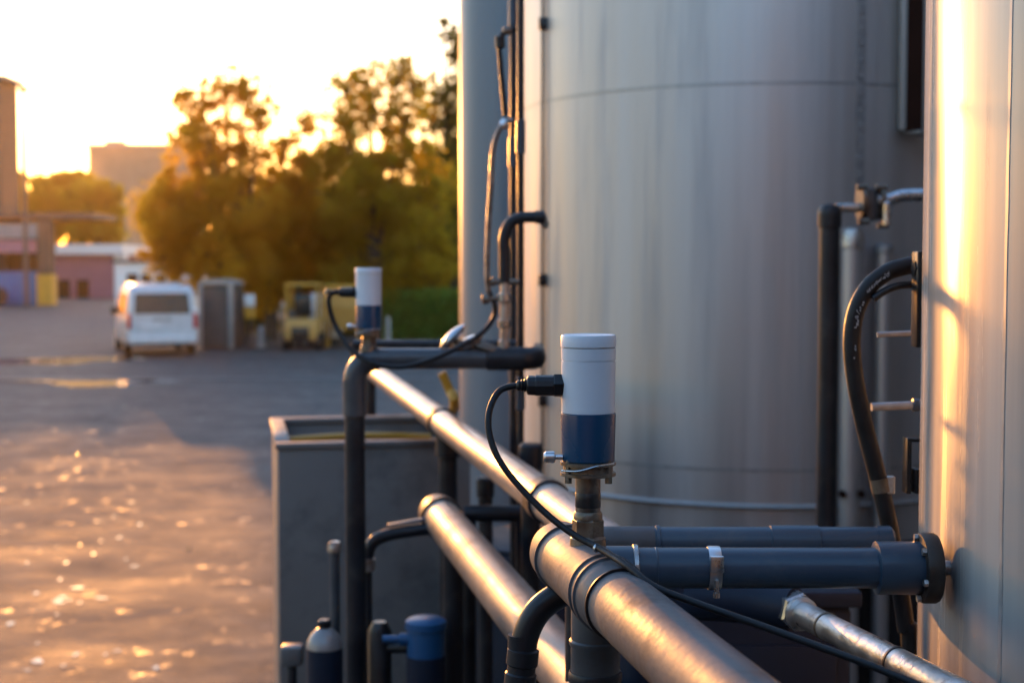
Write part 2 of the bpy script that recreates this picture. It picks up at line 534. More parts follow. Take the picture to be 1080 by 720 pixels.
BT, BR = (1.051, 6.313), 1.0
tank = thing('storage_tank', (BT[0], BT[1], 0), 'large grey brushed steel tank behind the blue and grey pipes', 'tank')
zs = [0.0, 1.588, 3.034, 4.48]
for a, b in zip(zs, zs[1:]):
    MB().lathe((BT[0], BT[1], a), (0, 0, 1), [(0.002, BR), (b - a - 0.004, BR)], 160, caps=False).build('shell_course', M['tank_steel'], tank)
for z in zs[1:3]:
    MB().lathe((BT[0], BT[1], z), (0, 0, 1), [(-0.006, BR - 0.004), (-0.005, BR + 0.0015), (0.005, BR + 0.0015), (0.006, BR - 0.004)], 160, caps=False).build('weld_seam', M['seam'], tank)
MB().lathe((BT[0], BT[1], 4.476), (0, 0, 1), [(0, BR + 0.02), (0.03, BR + 0.02), (0.3, 0.05)], 96).build('roof', M['tank_steel'], tank)
MB().lathe((BT[0], BT[1], 1.452), (0, 0, 1), [(-0.011, BR - 0.01), (-0.009, BR + 0.011), (0, BR + 0.018), (0.009, BR + 0.011), (0.011, BR - 0.01)], 160, caps=False).build('band_hoop', M['seam_warm'], tank)
MB().lathe((BT[0], BT[1], 0.003), (0, 0, 1), [(0, BR + 0.006), (1.30, BR + 0.006), (1.302, BR - 0.003)], 160, caps=False).build('shade_skirt', M['base_shade'], tank)  # added dark skirt paints shade onto the lower tank wall
p, nn = cyl_hit(905, BT, BR)
sm = MB()
sm.box((p.x, p.y, 3.0), (0.035, 0.008, 2.9), rz=math.atan2(nn.y, nn.x) + math.pi / 2)
seam_v = sm.build('vertical_seam', M['seam'], tank)
bo = MB()
tdir = Vector((-nn.y, nn.x))
for k in range(48):
    z = 1.62 + k * 0.06
    bo.lathe((p.x + nn.x * 0.004, p.y + nn.y * 0.004, z), (nn.x, nn.y, 0), [(0, 0.006), (0.004, 0.006), (0.006, 0.003)], 8)
bolts = bo.build('bolt_row', M['seam'], seam_v)
bolts['kind'] = 'stuff'
p, nn = cyl_hit(575, BT, BR)
MB().rod((p.x + nn.x * 0.012, p.y + nn.y * 0.012, 0.05), (p.x + nn.x * 0.012, p.y + nn.y * 0.012, 4.5), 0.007, 10).build('conduit', M['pipe_dark'], tank)
for z in (2.3, 3.35, 1.8):
    MB().bbox((p.x + nn.x * 0.012, p.y + nn.y * 0.012, z), (0.035, 0.03, 0.05), 0.004).build('conduit_clip', M['black'], tank)
# dark ladder channel on the right of the tank
p, nn = cyl_hit(956, BT, BR)
ch = thing('cable_channel', (p.x, p.y, 0), 'tall dark brown channel with pale edges, right of the big steel tank', 'cable channel')
rz = math.atan2(nn.y, nn.x) + math.pi / 2
zb = P(959, 139, p.y).z
tx = Vector((math.cos(rz), math.sin(rz)))
if tx.x < 0:
    tx = -tx
nb = nn
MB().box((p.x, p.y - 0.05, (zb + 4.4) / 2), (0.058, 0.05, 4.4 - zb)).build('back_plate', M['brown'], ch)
for s, wd in ((-1, 0.022), (1, 0.034)):
    MB().bbox((p.x + s * (0.0295 + wd / 2), p.y - 0.045, (zb + 4.4) / 2), (wd, 0.05, 4.4 - zb), 0.004).build('side_flange', M['tank_warm'], ch)
q = Vector((p.x, p.y)) + nb * 0.06 + tx * 0.01
MB().bbox((q.x, q.y, zb - 0.01), (0.11, 0.10, 0.010), 0.003, rz).build('end_bracket', M['seam'], ch)

# ================================================================ SILO behind
SC, SR = (0.018, 7.15), 0.28
silo = thing('silo', (SC[0], SC[1], 0), 'dark blue grey cylindrical silo standing left of and behind the big steel tank', 'silo')
for a, b in ((0, 1.9), (1.9, 3.8), (3.8, 5.7)):
    MB().lathe((SC[0], SC[1], a), (0, 0, 1), [(0.002, SR), (b - a - 0.004, SR)], 128, caps=False).build('shell_course', M['silo_paint'], silo)
for z in (1.9, 3.8):
    MB().lathe((SC[0], SC[1], z), (0, 0, 1), [(-0.005, SR - 0.004), (0, SR + 0.002), (0.005, SR - 0.004)], 128, caps=False).build('weld_seam', M['silo_paint'], silo)
MB().lathe((SC[0], SC[1], 5.7), (0, 0, 1), [(0, SR + 0.02), (0.02, SR + 0.02), (0.3, 0.05)], 64).build('roof', M['silo_paint'], silo)

# ================================================================ RIGHT TANK
tau = math.atan(432 / 1500)
T_ = 2.0
TR = 0.85
RT = (T_ * math.sin(tau) + TR * math.cos(tau), T_ * math.cos(tau) - TR * math.sin(tau))
rt = thing('storage_tank', (RT[0], RT[1], 0), 'sunlit pale steel tank at the right edge, nearest to the viewer', 'tank')
for a, b in ((0, 4.2),):
    MB().lathe((RT[0], RT[1], a), (0, 0, 1), [(0.002, TR), (b - a - 0.004, TR)], 240, caps=False).build('shell', M['tank_warm'], rt)
MB().lathe((RT[0], RT[1], 4.2), (0, 0, 1), [(0, TR + 0.02), (0.03, TR + 0.02), (0.35, 0.05)], 96).build('roof', M['tank_warm'], rt)
p, nn = cyl_hit(1061, RT, TR)
sm = MB()
td = Vector((-nn.y, nn.x))
rz_ = random.Random(8)
prev = None
n = 120
for i in range(n + 1):
    z = 0.05 + 4.1 * i / n
    wv_ = 0.0045 + 0.0022 * rz_.random()
    ce = Vector((p.x, p.y)) + td * (0.0015 * math.sin(z * 5) + 0.0008 * rz_.random())
    for s_, h in ((-1, -0.002), (-0.5, 0.0009), (0.5, 0.0009), (1, -0.002)):
        sm.v.append(Vector((ce.x + td.x * wv_ * s_ + nn.x * h, ce.y + td.y * wv_ * s_ + nn.y * h, z)))
for i in range(n):
    for j in range(3):
        sm.f.append((4 * i + j, 4 * i + j + 1, 4 * i + 5 + j, 4 * i + 4 + j))
sm.build('vertical_seam', M['seam_warm'], rt)

# ================================================================ PIPES parallel to the long headers
DIR = Vector((-0.193, 1, 0)).normalized()


def hdr(x0, drop, Y):
    return Vector((x0 - 0.193 * Y, Y, CAMZ - drop))


KL = math.sqrt(1 + 0.193 ** 2)        # metres of pipe per metre of Y
# --- near header A
A = lambda Y: hdr(0.393, 0.345, Y)
a0 = A(1.56)
hp = thing('header_pipe', (a0.x, a0.y, 0), 'thick grey pipe under the near sensor, with a tee and a round end', 'pipe')
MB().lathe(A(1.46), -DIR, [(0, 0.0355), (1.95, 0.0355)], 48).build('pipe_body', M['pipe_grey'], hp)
L = lambda Y0, Y1: abs(Y1 - Y0) * KL
MB().lathe(A(1.515), DIR, [(0, 0.0385), (L(1.515, 1.688), 0.0385)], 48).build('tee_body', M['pipe_grey'], hp)
MB().lathe(A(1.690), DIR, [(0, 0.0388), (0.004, 0.0392), (0.04, 0.0385), (0.054, 0.035), (0.064, 0.027), (0.069, 0.016), (0.071, 0.004)], 48).build('end_cap', M['pipe_grey'], hp)
MB().lathe(A(1.455), DIR, [(0, 0.0372), (0.003, 0.0385), (L(1.455, 1.513), 0.039)], 48).build('socket', M['pipe_grey'], hp)
for Y in (1.517, 1.497, 1.690):
    MB().lathe(A(Y), DIR, [(-0.003, 0.0385), (-0.002, 0.0415), (0.002, 0.0415), (0.003, 0.0385)], 48).build('collar', M['pipe_grey'], hp)
MB().lathe(A(1.453), DIR, [(-0.0015, 0.035), (-0.001, 0.0385), (0.0015, 0.0385), (0.002, 0.035)], 48).build('seal_ring', M['black'], hp)
r0 = A(1.558)
zc = r0.z
rs = MB().lathe((r0.x, r0.y, zc), (0, 0, -1), [(0.0, 0.027), (0.062, 0.027), (0.064, 0.0290), (0.068, 0.0290), (0.071, 0.0272), (0.098, 0.0272)], 40)
rs.build('branch_socket', M['pipe_grey'], hp)
MB().lathe((r0.x, r0.y, zc - 0.098), (0, 0, -1), [(0, 0.0285), (0.003, 0.0300), (0.010, 0.0300), (0.014, 0.0285), (0.024, 0.0285), (0.026, 0.0300), (0.029, 0.0300), (0.031, 0.029)], 40).build('coupling', M['pipe_dark'], hp)
MB().lathe((r0.x, r0.y, zc - 0.128), (0, 0, -1), [(0, 0.0292), (zc - 0.128, 0.0292)], 40).build('riser', M['pipe_dark'], hp)
e = A(-0.42)
MB().rod((e.x, e.y, 0), (e.x, e.y, e.z - 0.03), 0.02).build('support_leg', M['pipe_dark'], hp)

# --- upper header B
B = lambda Y: hdr(0.592, 0.442, Y)
bp_ = thing('header_pipe', (*B(4.14).xy, 0), 'long bright pipe with a sunlit streak, highest of the slanting pipes', 'pipe')
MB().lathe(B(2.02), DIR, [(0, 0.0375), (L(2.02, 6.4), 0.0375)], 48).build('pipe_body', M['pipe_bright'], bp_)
for Y in (4.14, 2.72):
    MB().lathe(B(Y), DIR, [(-0.03, 0.0376), (-0.027, 0.0435), (0.027, 0.0435), (0.03, 0.0376)], 40).build('coupling', M['pipe_dark'], bp_)
q = B(4.14)
MB().lathe((q.x + 0.02, q.y, q.z + 0.01), (0, 0, -1), [(0, 0.036), (0.11, 0.036), (0.115, 0.027), (q.z, 0.027)], 28).build('support_leg', M['pipe_dark'], bp_)
q = B(2.02)
MB().elbow((q.x, q.y, q.z), DIR, (0, 0, -1), 0.055, 0.039).build('elbow', M['pipe_dark'], bp_)
MB().rod((q.x, q.y, q.z - 0.04), (q.x, q.y, 0), 0.03).build('riser', M['pipe_dark'], bp_)
q = B(6.35)
MB().rod((q.x, q.y, 0), (q.x, q.y, q.z - 0.028), 0.024).build('support_leg', M['pipe_dark'], bp_)

# --- lower header C
Cc = lambda Y: hdr(0.499, 0.61, Y)
cp = thing('header_pipe', (*Cc(3.0).xy, 0), 'thick dull pipe with a rounded end, lowest of the slanting pipes', 'pipe')
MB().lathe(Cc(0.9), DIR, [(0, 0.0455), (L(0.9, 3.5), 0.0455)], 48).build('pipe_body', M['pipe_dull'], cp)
MB().lathe(Cc(3.5), DIR, [(0, 0.047), (0.01, 0.048), (0.06, 0.048), (0.085, 0.043), (0.10, 0.03), (0.105, 0.006)], 48).build('end_cap', M['pipe_grey'], cp)
MB().lathe(Cc(3.49), DIR, [(-0.012, 0.045), (-0.01, 0.052), (0.01, 0.052), (0.012, 0.045)], 40).build('collar', M['pipe_dark'], cp)
for Y in (3.3, 1.2):
    q = Cc(Y)
    MB().rod((q.x, q.y, 0), (q.x, q.y, q.z - 0.042), 0.024).build('support_leg', M['pipe_dark'], cp)

# --- dark elbow pipe left of the riser
q = [P(607, 622, 1.72), P(588, 628, 1.72), P(566, 646, 1.72), P(553, 676, 1.72), P(550, 720, 1.72), P(550, 800, 1.72)]
el = thing('drain_pipe', (q[-1].x, q[-1].y, 0), 'dark curved plastic pipe dropping from under the near round pipe end', 'pipe')
MB().tube(q + [Vector((q[-1].x, q[-1].y, 0.0))], 0.0165, 24).build('pipe_body', M['pipe_dark'], el)
MB().lathe(q[3] + Vector((-0.001, 0, -0.008)), (-0.1, 0, -1), [(0, 0.0165), (0.002, 0.0195), (0.02, 0.0195), (0.022, 0.0175), (0.03, 0.0175), (0.032, 0.0195), (0.05, 0.0195), (0.052, 0.0165)], 28).build('coupling', M['pipe_dark'], el)

# --- blue horizontal pipes to the right tank
z1 = P(700, 598.5, 1.68).z
X = lambda px, Y: (px - 540) / 1500 * Y
fb = thing('blue_pipe', (X(800, 1.68), 1.68, 0), 'front slate blue pipe with steel band clamp and flange against the right tank', 'pipe')
MB().rod((0.085, 1.68, z1), (X(940, 1.68), 1.68, z1), 0.0242, 40).build('pipe_body', M['pipe_blue'], fb)
MB().lathe((X(632, 1.68), 1.68, z1), (1, 0, 0), [(0, 0.0262), (X(671, 1.68) - X(632, 1.68), 0.0262), (X(672, 1.68) - X(632, 1.68), 0.0245)], 40).build('socket', M['pipe_blue'], fb)
MB().lathe((X(668, 1.68), 1.68, z1), (1, 0, 0), [(0, 0.0262), (0.001, 0.0280), (0.006, 0.0280), (0.007, 0.0262)], 40).build('ring_clip', M['galv'], fb)
MB().lathe((X(692, 1.68), 1.68, z1), (1, 0, 0), [(0, 0.0242), (0.0006, 0.0248), (0.002, 0.0248), (0.0026, 0.0242)], 40).build('joint_ring', M['pipe_blue'], fb)
x0 = X(748, 1.68)
bc = MB().lathe((x0, 1.68, z1), (1, 0, 0), [(0, 0.0242), (0, 0.0258), (0.002, 0.0262), (0.0125, 0.0262), (0.0145, 0.0258), (0.0145, 0.0242)], 40).build('band_clamp', M['chrome'], fb)
MB().bbox((x0 + 0.0075, 1.652, z1 + 0.010), (0.016, 0.006, 0.02), 0.0015).build('buckle', M['chrome'], bc)
MB().lathe((x0 + 0.0075, 1.655, z1 - 0.030), (0, 0, 1), [(0, 0.004), (0.006, 0.004), (0.007, 0.0025), (0.02, 0.0025)], 10).build('screw', M['galv'], bc)
MB().lathe((X(926, 1.68), 1.68, z1), (1, 0, 0), [(0, 0.0255), (0.0015, 0.0315), (0.058, 0.0315), (0.062, 0.030)], 40).build('socket', M['pipe_blue'], fb)
fl = MB().lathe((X(973, 1.68), 1.68, z1), (1, 0, 0), [(0, 0.030), (0.001, 0.0405), (0.004, 0.042), (0.017, 0.042), (0.020, 0.0405), (0.021, 0.03)], 40).build('flange', M['flange'], fb)
for k in range(6):
    th = k * math.pi / 3 + 0.3
    MB().lathe((X(973, 1.68) - 0.004, 1.68 + 0.036 * math.cos(th), z1 + 0.036 * math.sin(th)), (1, 0, 0), [(0, 0.0045), (0.006, 0.0045)], 6).build('bolt', M['galv'], fl)
MB().rod((X(990, 1.68), 1.68, z1), (X(1012, 1.68), 1.68, z1), 0.009, 16).build('stub', M['galv'], fb)

z2 = P(800, 571, 2.0).z
bb = thing('blue_pipe', (X(780, 2.0), 2.0, 0), 'rear slate blue pipe half hidden behind the front blue pipe', 'pipe')
MB().rod((X(660, 2.0), 2.0, z2), (X(927, 2.0), 2.0, z2), 0.0212, 36).build('pipe_body', M['pipe_blue'], bb)
MB().lathe((X(634, 2.0), 2.0, z2), (1, 0, 0), [(0, 0.022), (X(690, 2.0) - X(634, 2.0), 0.022), (X(691, 2.0) - X(634, 2.0), 0.0213)], 36).build('socket', M['pipe_grey'], bb)
MB().lathe((X(692, 2.0), 2.0, z2), (1, 0, 0), [(0, 0.0212), (0.001, 0.0232), (0.006, 0.0232), (0.007, 0.0212)], 36).build('ring_clip', M['pipe_blue'], bb)
MB().lathe((X(814, 2.0), 2.0, z2), (1, 0, 0), [(0, 0.0212), (0.001, 0.0235), (0.068, 0.0235), (0.069, 0.0212)], 36).build('socket', M['pipe_blue'], bb)
MB().elbow((X(612, 2.0), 2.0, z2), (1, 0, 0), (0, 0, -1), 0.04, 0.022).build('elbow', M['pipe_dark'], bb)
MB().rod((X(612, 2.0), 2.0, z2 - 0.035), (X(612, 2.0), 2.0, 0), 0.0205).build('riser', M['pipe_dark'], bb)
MB().lathe((X(927, 2.0), 2.0, z2), (1, 0, 0), [(0, 0.0225), (0.02, 0.0225), (0.024, 0.018)], 36).build('end_cap', M['pipe_blue'], bb)

# --- galvanised pipe at the lower right with hexagon coupling
G = [P(842, 645, 1.9), P(1003, 727, 1.53)]
gd = (G[1] - G[0]).normalized()
gp = thing('galvanised_pipe', (G[0].x, G[0].y, 0), 'scuffed galvanised pipe with hexagon coupling under the blue pipes', 'pipe')
MB().rod(G[0], G[0] + gd * 0.8, 0.0175, 32).build('pipe_body', M['galv'], gp)
MB().lathe(G[0] - gd * 0.028, gd, [(0, 0.024), (0.002, 0.027), (0.03, 0.027), (0.033, 0.024)], 6, phase=0.3).build('hex_coupling', M['chrome'], gp)
MB().lathe(G[0] + gd * 0.006, gd, [(0, 0.0225), (0.008, 0.0225), (0.012, 0.0178)], 32).build('collar', M['galv'], gp)
for s, mm in ((0.082, M['brass']), (0.262, M['black'])):
    MB().lathe(G[0] + gd * s, gd, [(0, 0.0175), (0.0008, 0.0186), (0.004, 0.0186), (0.0048, 0.0175)], 32).build('pipe_ring', mm, gp)
q = G[0] + gd * 0.7
MB().rod((q.x, q.y, 0), (q.x, q.y, q.z - 0.016), 0.014).build('support_leg', M['pipe_dark'], gp)
# navy feed pipe that the coupling joins
q = G[0] - gd * 0.03
nf = thing('feed_pipe', (q.x - 0.1, q.y, 0), 'dark navy pipe in the shade behind the hexagon coupling', 'pipe')
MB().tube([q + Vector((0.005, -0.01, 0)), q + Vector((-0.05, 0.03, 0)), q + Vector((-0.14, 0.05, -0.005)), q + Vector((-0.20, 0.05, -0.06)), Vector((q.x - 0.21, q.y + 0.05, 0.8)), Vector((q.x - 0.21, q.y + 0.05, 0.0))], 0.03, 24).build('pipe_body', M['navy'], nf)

# navy cabinet in the shade behind the blue pipes
cb = thing('pump_cabinet', (0.38, 2.75, 0), 'dark navy equipment cabinet in the shade beneath the blue pipes', 'cabinet')
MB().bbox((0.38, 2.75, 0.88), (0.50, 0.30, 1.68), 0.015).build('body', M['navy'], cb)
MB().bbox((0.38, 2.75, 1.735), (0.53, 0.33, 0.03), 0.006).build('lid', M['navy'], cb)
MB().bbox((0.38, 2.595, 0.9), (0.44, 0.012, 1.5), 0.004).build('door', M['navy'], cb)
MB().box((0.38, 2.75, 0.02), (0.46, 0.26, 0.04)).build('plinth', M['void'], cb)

# dark barrels and risers between the slanting pipes
def barrel(x, y, r, h, label):
    t = thing('barrel', (x, y, 0), label, 'barrel', 'navy barrels behind the slanting pipes')
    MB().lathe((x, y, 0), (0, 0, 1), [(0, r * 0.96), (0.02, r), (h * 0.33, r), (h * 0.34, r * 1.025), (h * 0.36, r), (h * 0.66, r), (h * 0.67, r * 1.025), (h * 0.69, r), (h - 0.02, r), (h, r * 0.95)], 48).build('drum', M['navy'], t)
    MB().lathe((x, y, h), (0, 0, 1), [(0, r * 0.9), (0.015, r * 0.9), (0.02, r * 0.86)], 48).build('lid', M['navy'], t)


barrel(0.09, 4.35, 0.26, 1.50, 'dark navy barrel right of the grey tub, seen between the slanting pipes')
for px, pt, Y, r, lb in ((560, 470, 3.2, 0.022, 'dark vertical pipe rising in the gap between the two slanting pipes, right one'),
                         (512, 505, 3.9, 0.02, 'dark vertical pipe rising in the gap between the two slanting pipes, left one')):
    a = P(px, pt, Y)
    t = thing('riser_pipe', (a.x, a.y, 0), lb, 'pipe', 'dark risers between the slanting pipes')
    MB().rod((a.x, a.y, 0), (a.x, a.y, a.z), r).build('pipe_body', M['pipe_dark'], t)
    MB().lathe((a.x, a.y, a.z - 0.05), (0, 0, 1), [(0, r), (0.002, r * 1.25), (0.05, r * 1.25), (0.056, r)], 24).build('cap', M['pipe_dark'], t)
a, b = P(490, 541, 3.4), P(556, 541, 3.4)
t = thing('cross_pipe', (a.x, a.y, 0), 'short dark horizontal pipe just right of the rounded pipe end', 'pipe')
MB().rod(a, b, 0.02).build('pipe_body', M['pipe_dark'], t)
MB().rod((b.x - 0.01, b.y, 0), (b.x - 0.01, b.y, b.z), 0.018).build('support_leg', M['pipe_dark'], t)
MB().rod((a.x + 0.01, a.y, 0), (a.x + 0.01, a.y, a.z), 0.018).build('support_leg', M['pipe_dark'], t)

# ================================================================ SENSORS
def make_sensor(label):
    """local coordinates: z up from the pipe, 1 unit = 1 m, base of the nut at 0"""
    t = thing('sensor', (0, 0, 0), label, 'sensor', 'grey and blue sensors on the pipes')
    def part(mb, n, m, par=None, angle=38):
        return mb.build(n, m, par or t, local=True, angle=angle)
    k = 1.6 / 1500                       # metres per photo pixel at the near sensor
    z = lambda py: (569 - py) * k
    part(MB().lathe((0, 0, -0.013), (0, 0, 1), [(0, 0.021), (0.013, 0.020), (0.016, 0.017)], 32), 'base_ring', M['brass'])
    part(MB().lathe((0, 0, 0), (0, 0, 1), [(0, 0.0165), (0.002, 0.0185), (z(550), 0.0185), (z(548), 0.0165)], 6, phase=0.25), 'hex_nut', M['brass'], angle=20)
    part(MB().lathe((0, 0, z(549)), (0, 0, 1), [(0, 0.0165), (0.006, 0.0165), (0.009, 0.0145)], 32), 'nut_collar', M['brass'])
    part(MB().lathe((0, 0, z(546)), (0, 0, 1), [(0, 0.0142), (z(503) - z(546), 0.0142)], 32), 'nipple', M['nipple'])
    part(MB().lathe((0, 0, z(536)), (0, 0, 1), [(0, 0.0142), (0.0004, 0.0145), (0.016, 0.0145), (0.0165, 0.0142)], 32), 'sleeve', M['sleeve'])
    cl_ = part(MB().lathe((0, 0, z(503)), (0, 0, 1), [(0, 0.024), (0.001, 0.0315), (0.0045, 0.0315), (0.005, 0.028), (0.0125, 0.028), (0.013, 0.0315), (0.0165, 0.0315), (0.0175, 0.029)], 40), 'clamp_flange', M['brass'])
    for sx, sy in ((-0.023, -0.016), (0.022, -0.018), (0.0, 0.028)):
        part(MB().lathe((sx, sy, z(503) - 0.006), (0, 0, 1), [(0, 0.0045), (0.006, 0.0045), (0.026, 0.003)], 6), 'bolt', M['brass'], cl_, 20)
    part(MB().tube([(-0.030, -0.012, z(496)), (-0.012, -0.030, z(494)), (0.008, -0.031, z(489)), (0.028, -0.016, z(488))], 0.0012, 8), 'clamp_wire', M['chrome'], cl_)
    part(MB().lathe((0, 0, z(487)), (0, 0, 1), [(0, 0.0285), (0.0015, 0.0300), (z(437) - z(487), 0.0312), (z(436) - z(487), 0.0310), (z(435) - z(487), 0.0285)], 64), 'base_collar', M['blue_collar'])
    part(MB().lathe((0, 0, z(436)), (0, 0, 1), [(0, 0.0292), (0.001, 0.0302), (z(381) - z(436), 0.0306)], 64), 'housing', M['housing'])
    part(MB().lathe((0, 0, z(381)), (0, 0, 1), [(0, 0.0295), (0.0012, 0.0295), (0.0014, 0.0306), (z(367) - z(381), 0.0308)], 64), 'housing_ring', M['housing'])
    part(MB().lathe((0, 0, z(366.5)), (0, 0, 1), [(0, 0.0300), (0.0008, 0.0300), (0.001, 0.0313), (0.0035, 0.0313), (z(356) - z(366.5), 0.0312), (z(353.5) - z(366.5), 0.0302), (z(353) - z(366.5), 0.0285), (z(353) - z(366.5) - 0.0008, 0.026), (z(353) - z(366.5) - 0.0006, 0.001)], 64), 'cap', M['housing'])
    kn = part(MB().lathe((-0.029, -0.008, z(482)), (-1, 0, 0), [(0, 0.003), (0.008, 0.003), (0.009, 0.0062), (0.011, 0.0068), (0.019, 0.0066), (0.0215, 0.0045)], 24), 'vent_knob', M['chrome'])
    zc_ = z(407)
    co = part(MB().lathe((-0.0275, 0, zc_), (-1, 0, 0), [(0, 0.0125), (0.001, 0.0138), (0.0105, 0.0138), (0.012, 0.0125)], 6, phase=0.2), 'connector_nut', M['black'], None, 20)
    part(MB().lathe((-0.039, 0, zc_), (-1, 0, 0), [(0, 0.0118), (0.020, 0.0118), (0.021, 0.0112), (0.029, 0.0108), (0.0305, 0.009), (0.031, 0.0066)], 12), 'plug', M['black'], co, 20)
    part(MB().lathe((-0.069, 0, zc_), (-1, 0, 0), [(0, 0.0062), (0.003, 0.0075), (0.004, 0.0058), (0.006, 0.0072), (0.0075, 0.0055), (0.0095, 0.0066), (0.012, 0.005), (0.0125, 0.004)], 20), 'cable_gland', M['black'], co)
    return t


s1 = make_sensor('grey capped sensor with blue collar in sharp focus, on the near pipe')
SB = A(1.60)
sxy = P(620, 565, 1.6)
s1.location = (sxy.x, 1.60, SB.z + 0.0425)
s2 = copy_tree(s1)
s2['label'] = 'blurred grey and blue sensor farther back on the dark cross pipe'
Y2 = 3.36
q2 = P(389, 370, Y2)
s2.location = (q2.x, Y2, P(389, 365, Y2).z)
for ch_ in list(s2.children):
    st_ = ch_.name.split('.')[0]
    if st_ == 'sleeve':
        bpy.data.objects.remove(ch_)
    elif st_ not in ('base_ring', 'hex_nut', 'nut_collar'):
        ch_.location.z -= 0.0455       # shorter stem than on the near sensor

# cable of the near sensor
k = 1.6
gz = s1.location.z + (569 - 407) * 1.6 / 1500
g0 = Vector((s1.location.x - 0.0805, 1.60, gz))
pts = [g0 + Vector((0.012, 0, 0)), g0, P(527, 412, 1.6), P(516.5, 432, 1.59), P(516, 456, 1.58), P(526, 484, 1.57), P(548, 513, 1.56), P(578, 543, 1.545), P(606, 564, 1.53), P(632, 578, 1.505),
       P(662, 597, 1.45), P(690, 618, 1.42), P(730, 634, 1.40), P(790, 655, 1.37), P(860, 680, 1.33), P(930, 706, 1.29), P(1010, 742, 1.25), P(1080, 790, 1.22)]
cbl = thing('cable', (g0.x, g0.y, pts[-1].z), 'black cable looping from the sharp grey sensor down across the near pipe', 'cable')
MB().tube(pts, 0.0037, 14, 8).build('sheath', M['rubber'], cbl)
tp = P(628, 577, 1.51)
MB().lathe(tp, (pts[9] - pts[8]), [(0, 0.0040), (0.0003, 0.0048), (0.003, 0.0048), (0.0033, 0.004)], 14).build('cable_tie', M['chrome'], cbl)
# cable of the far sensor
g0 = Vector((s2.location.x - 0.0805, Y2, s2.location.z + (569 - 407) * 1.6 / 1500 - 0.0455))
pts = [g0 + Vector((0.012, 0, 0)), g0, P(347.5, 312, Y2), P(347, 322, Y2), P(354, 344, Y2), P(370, 368, Y2 - 0.03), P(392, 382, Y2 - 0.06), P(420, 387, Y2 - 0.07), P(452, 380, Y2 - 0.07), P(486, 365, Y2 - 0.06), P(508, 351, Y2 - 0.04), P(520, 336, Y2), P(522, 322, Y2), P(515, 306, Y2)]
c2 = thing('cable', (g0.x, g0.y, pts[7].z), 'blurred dark cable sagging from the far sensor along the cross pipe', 'cable')
MB().tube(pts, 0.0062, 12, 8).build('sheath', M['rubber'], c2)
MB().lathe(P(346, 308, Y2), (-0.4, 0, -1), [(-0.006, 0.0055), (-0.005, 0.0085), (0.006, 0.0085), (0.007, 0.0055)], 12).build('ferrule', M['brass'], c2)

# ================================================================ FAR CROSS PIPE with dark post
YP = 3.36
zc = P(450, 378, YP).z
xp = P(374, 380, YP).x
cr = thing('cross_pipe', (xp, YP, 0), 'dark pipe frame carrying the far sensor, bending down into a tall black post', 'pipe')
rr_ = 11 / 1500 * YP
MB().rod((xp + 0.05, YP, zc), (P(536, 378, YP).x, YP, zc), rr_, 32).build('pipe_body', M['pipe_slate'], cr)
MB().elbow((xp, YP, zc), (1, 0, 0), (0, 0, -1), 0.055, rr_ * 1.12, 28, 10).build('elbow', M['pipe_slate'], cr)
MB().lathe((xp, YP, zc - 0.05), (0, 0, -1), [(0, rr_ * 1.15), (0.085, rr_ * 1.15), (0.088, rr_)], 32).build('socket', M['pipe_slate'], cr)
MB().rod((xp, YP, zc - 0.1), (xp, YP, 0), rr_ * 0.98, 32).build('post', M['pipe_dark'], cr)
xe = P(544, 378, YP).x
MB().lathe((xe - 0.07, YP, zc), (1, 0, 0), [(0, rr_), (0.002, rr_ * 1.15), (0.09, rr_ * 1.15)], 32).build('socket', M['pipe_dark'], cr)
MB().elbow((xe + 0.04, YP, zc), (-1, 0, 0), (0.2, 1, 0), 0.03, rr_ * 1.1).build('elbow', M['pipe_dark'], cr)
MB().rod((xe + 0.045, YP + 0.02, zc), (xe + 0.055, YP + 0.30, zc), rr_ * 0.9).build('return_pipe', M['pipe_dark'], cr)
zk = P(450, 363, YP + 0.35).z
cr2 = thing('cross_pipe', (P(470, 363, YP + 0.35).x, YP + 0.35, 0), 'thin dark pipe running just behind the pipe of the far sensor', 'pipe')
MB().rod(P(372, 363, YP + 0.35), P(545, 363, YP + 0.35), 0.012).build('pipe_body', M['pipe_dark'], cr2)
for px in (374, 542):
    a = P(px, 363, YP + 0.35)
    MB().rod((a.x, a.y, 0), (a.x, a.y, a.z), 0.011).build('support_leg', M['pipe_dark'], cr2)
# winged valve handle on the cross pipe
wv = thing('wing_valve', (P(484, 368, YP).x, YP, zc + rr_), 'valve with two bright wing shaped handles on the dark cross pipe', 'valve')
wz = zc + rr_
MB().lathe((P(484, 368, YP).x, YP, wz - 0.004), (0, 0, 1), [(0, 0.02), (0.012, 0.02), (0.014, 0.012), (0.024, 0.012)], 20).build('stem', M['brass'], wv)


def blade(c, ax, ln, wd, th):
    m = MB()
    ax = Vector(ax).normalized()
    side = Vector((0, 1, 0))
    up = ax.cross(side).normalized()
    n, rg = 14, 12
    vs, fs = [], []
    for i in range(n + 1):
        t = i / n
        s = math.sin(math.pi * min(max(t, 0.02), 0.98)) ** 0.6
        for j in range(rg):
            a = 2 * math.pi * j / rg
            vs.append(Vector(c) + ax * (t * ln) + side * (wd * s * math.cos(a)) + up * (th * s * math.sin(a)))
    for i in range(n):
        for j in range(rg):
            fs.append((i * rg + j, i * rg + (j + 1) % rg, (i + 1) * rg + (j + 1) % rg, (i + 1) * rg + j))
    return m.add(vs, fs)


